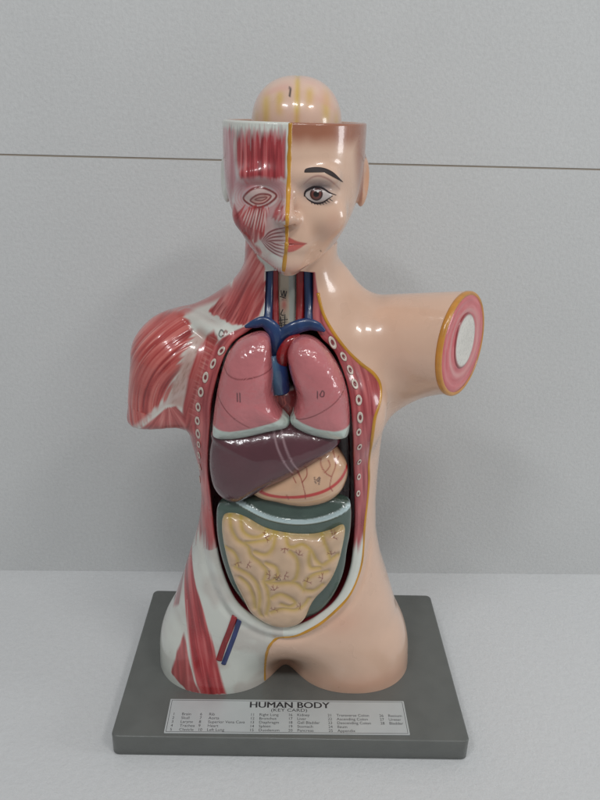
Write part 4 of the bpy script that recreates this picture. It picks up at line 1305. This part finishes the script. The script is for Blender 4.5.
# ------------------------------------------------------------------ setting
def felt(name, color, rough, sc, bump, var):
    m, nt, b = mat_nodes(name); N = nt.nodes; L = nt.links
    tc = N.new('ShaderNodeTexCoord')
    n1 = N.new('ShaderNodeTexNoise'); n1.inputs['Scale'].default_value = sc; n1.inputs['Detail'].default_value = 6; n1.inputs['Roughness'].default_value = 0.7
    n2 = N.new('ShaderNodeTexNoise'); n2.inputs['Scale'].default_value = 6; n2.inputs['Detail'].default_value = 3
    L.new(tc.outputs['Object'], n1.inputs['Vector']); L.new(tc.outputs['Object'], n2.inputs['Vector'])
    ad = N.new('ShaderNodeMath'); ad.operation = 'MULTIPLY_ADD'; ad.inputs[1].default_value = 0.7
    ml = N.new('ShaderNodeMath'); ml.operation = 'MULTIPLY'; ml.inputs[1].default_value = 0.3
    L.new(n2.outputs['Fac'], ml.inputs[0]); L.new(n1.outputs['Fac'], ad.inputs[0]); L.new(ml.outputs[0], ad.inputs[2])
    mr = N.new('ShaderNodeMapRange'); mr.inputs['From Min'].default_value = 0.3; mr.inputs['From Max'].default_value = 0.7; mr.inputs['To Min'].default_value = 1 - var; mr.inputs['To Max'].default_value = 1 + var
    L.new(ad.outputs[0], mr.inputs['Value'])
    c = N.new('ShaderNodeRGB'); c.outputs[0].default_value = (*lin(color), 1)
    sc_ = N.new('ShaderNodeVectorMath'); sc_.operation = 'SCALE'; L.new(c.outputs[0], sc_.inputs[0]); L.new(mr.outputs[0], sc_.inputs['Scale'])
    L.new(sc_.outputs[0], b.inputs['Base Color']); b.inputs['Roughness'].default_value = rough
    b.inputs['Specular IOR Level'].default_value = 0.2
    bp = N.new('ShaderNodeBump'); bp.inputs['Strength'].default_value = bump; bp.inputs['Distance'].default_value = 0.002
    L.new(n1.outputs['Fac'], bp.inputs['Height']); L.new(bp.outputs[0], b.inputs['Normal'])
    return m


def box(name, lo, hi, m, parent=None):
    (a, b_, c), (d, e, f) = lo, hi
    V_ = np.array([(a, b_, c), (d, b_, c), (d, e, c), (a, e, c), (a, b_, f), (d, b_, f), (d, e, f), (a, e, f)], float)
    Q_ = np.array([(0, 3, 2, 1), (4, 5, 6, 7), (0, 1, 5, 4), (1, 2, 6, 5), (2, 3, 7, 6), (3, 0, 4, 7)])
    return obj(name, make_mesh(name, V_, Q_, smooth=False), m, parent)


M_WALL = felt('wall_fabric', (208, 209, 209), 0.9, 330, 0.28, 0.09)
M_TABLE = felt('table_foam', (216, 217, 218), 0.8, 200, 0.45, 0.04)
M_GAP, nt, b = mat_nodes('seam_gap_tan'); b.inputs['Base Color'].default_value = (0.10, 0.085, 0.07, 1)  # tan strip in the joint between the wall panels
nz = nt.nodes.new('ShaderNodeTexNoise'); nz.inputs['Scale'].default_value = 80
rp = nt.nodes.new('ShaderNodeMix'); rp.data_type = 'RGBA'; rp.inputs[6].default_value = (0.26, 0.22, 0.18, 1); rp.inputs[7].default_value = (0.38, 0.33, 0.27, 1)
nt.links.new(nz.outputs['Fac'], rp.inputs[0]); nt.links.new(rp.outputs[2], b.inputs['Base Color'])
TB = -20.1
tb = box('table_top', (-1500, -1100, TB - 30), (1500, 400, TB), M_TABLE); tag(tb, kind='structure')
WROT = math.atan(0.0194)
SEAM = 407.9
for nm, z0, z1 in (('wall', TB - 40, SEAM - 0.75), ('wall', SEAM + 0.75, 1500)):
    w_ = box(nm, (-1500, 0, z0), (1500, 12, z1), M_WALL); w_.location = (0, 149.4 * MM, 0); w_.rotation_euler = (0, 0, WROT); tag(w_, kind='structure')
wb = box('wall_backing', (-1500, 1.6, SEAM - 20), (1500, 11, SEAM + 20), M_GAP)
bpy.data.objects.remove(wb)
wb = box('wall_seam', (-1500, 0.5, SEAM - 0.75), (1500, 11, SEAM + 0.75), M_GAP); wb.location = (0, 149.4 * MM, 0); wb.rotation_euler = (0, 0, WROT); tag(wb, kind='structure')

# ------------------------------------------------------------------ lamps
def area(name, loc, target, sx, sy, watts, col):
    l = bpy.data.lights.new(name, 'AREA'); l.shape = 'RECTANGLE'; l.size = sx; l.size_y = sy; l.energy = watts; l.color = col
    o = bpy.data.objects.new(name, l); COL.objects.link(o); o.location = loc
    d = np.array(target) - np.array(loc)
    from mathutils import Vector
    o.rotation_euler = Vector(d).to_track_quat('-Z', 'Y').to_euler()
    return o


area('ceiling_lamp', (-0.75, -1.05, 1.75), (0, 0, 0.2), 0.42, 0.15, 6.6, (0.97, 0.98, 1.0))
area('ceiling_lamp', (0.10, -1.05, 1.75), (0, 0, 0.2), 0.42, 0.15, 6.6, (0.98, 0.99, 0.98))
area('ceiling_lamp', (0.95, -1.05, 1.75), (0, 0, 0.2), 0.42, 0.15, 6.6, (1.0, 0.99, 0.97))
area('window_light', (1.9, -0.35, 0.62), (0, 0, 0.3), 0.42, 0.5, 7, (0.95, 0.98, 1.0))
world = bpy.data.worlds.new('World'); scene.world = world; world.use_nodes = True
bg = world.node_tree.nodes['Background']; bg.inputs[0].default_value = (0.95, 0.99, 1.0, 1); bg.inputs[1].default_value = 0.29

# ------------------------------------------------------------------ camera
cam = bpy.data.cameras.new('camera'); co = bpy.data.objects.new('camera', cam); COL.objects.link(co)
cam.sensor_fit = 'VERTICAL'; cam.sensor_height = 24.0; cam.lens = FPX / 800 * 24.0; cam.clip_start = 0.01; cam.clip_end = 50
from mathutils import Matrix
Mx = Matrix(((CR[0], CU[0], -CF[0], CAM[0] * MM), (CR[1], CU[1], -CF[1], CAM[1] * MM), (CR[2], CU[2], -CF[2], CAM[2] * MM), (0, 0, 0, 1)))
co.matrix_world = Mx
scene.camera = co
vs = scene.view_settings; vs.view_transform = 'Standard'; vs.look = 'None'; vs.exposure = -0.12; vs.gamma = 1.0; vs.use_curve_mapping = False
print('done', time.time() - T0)
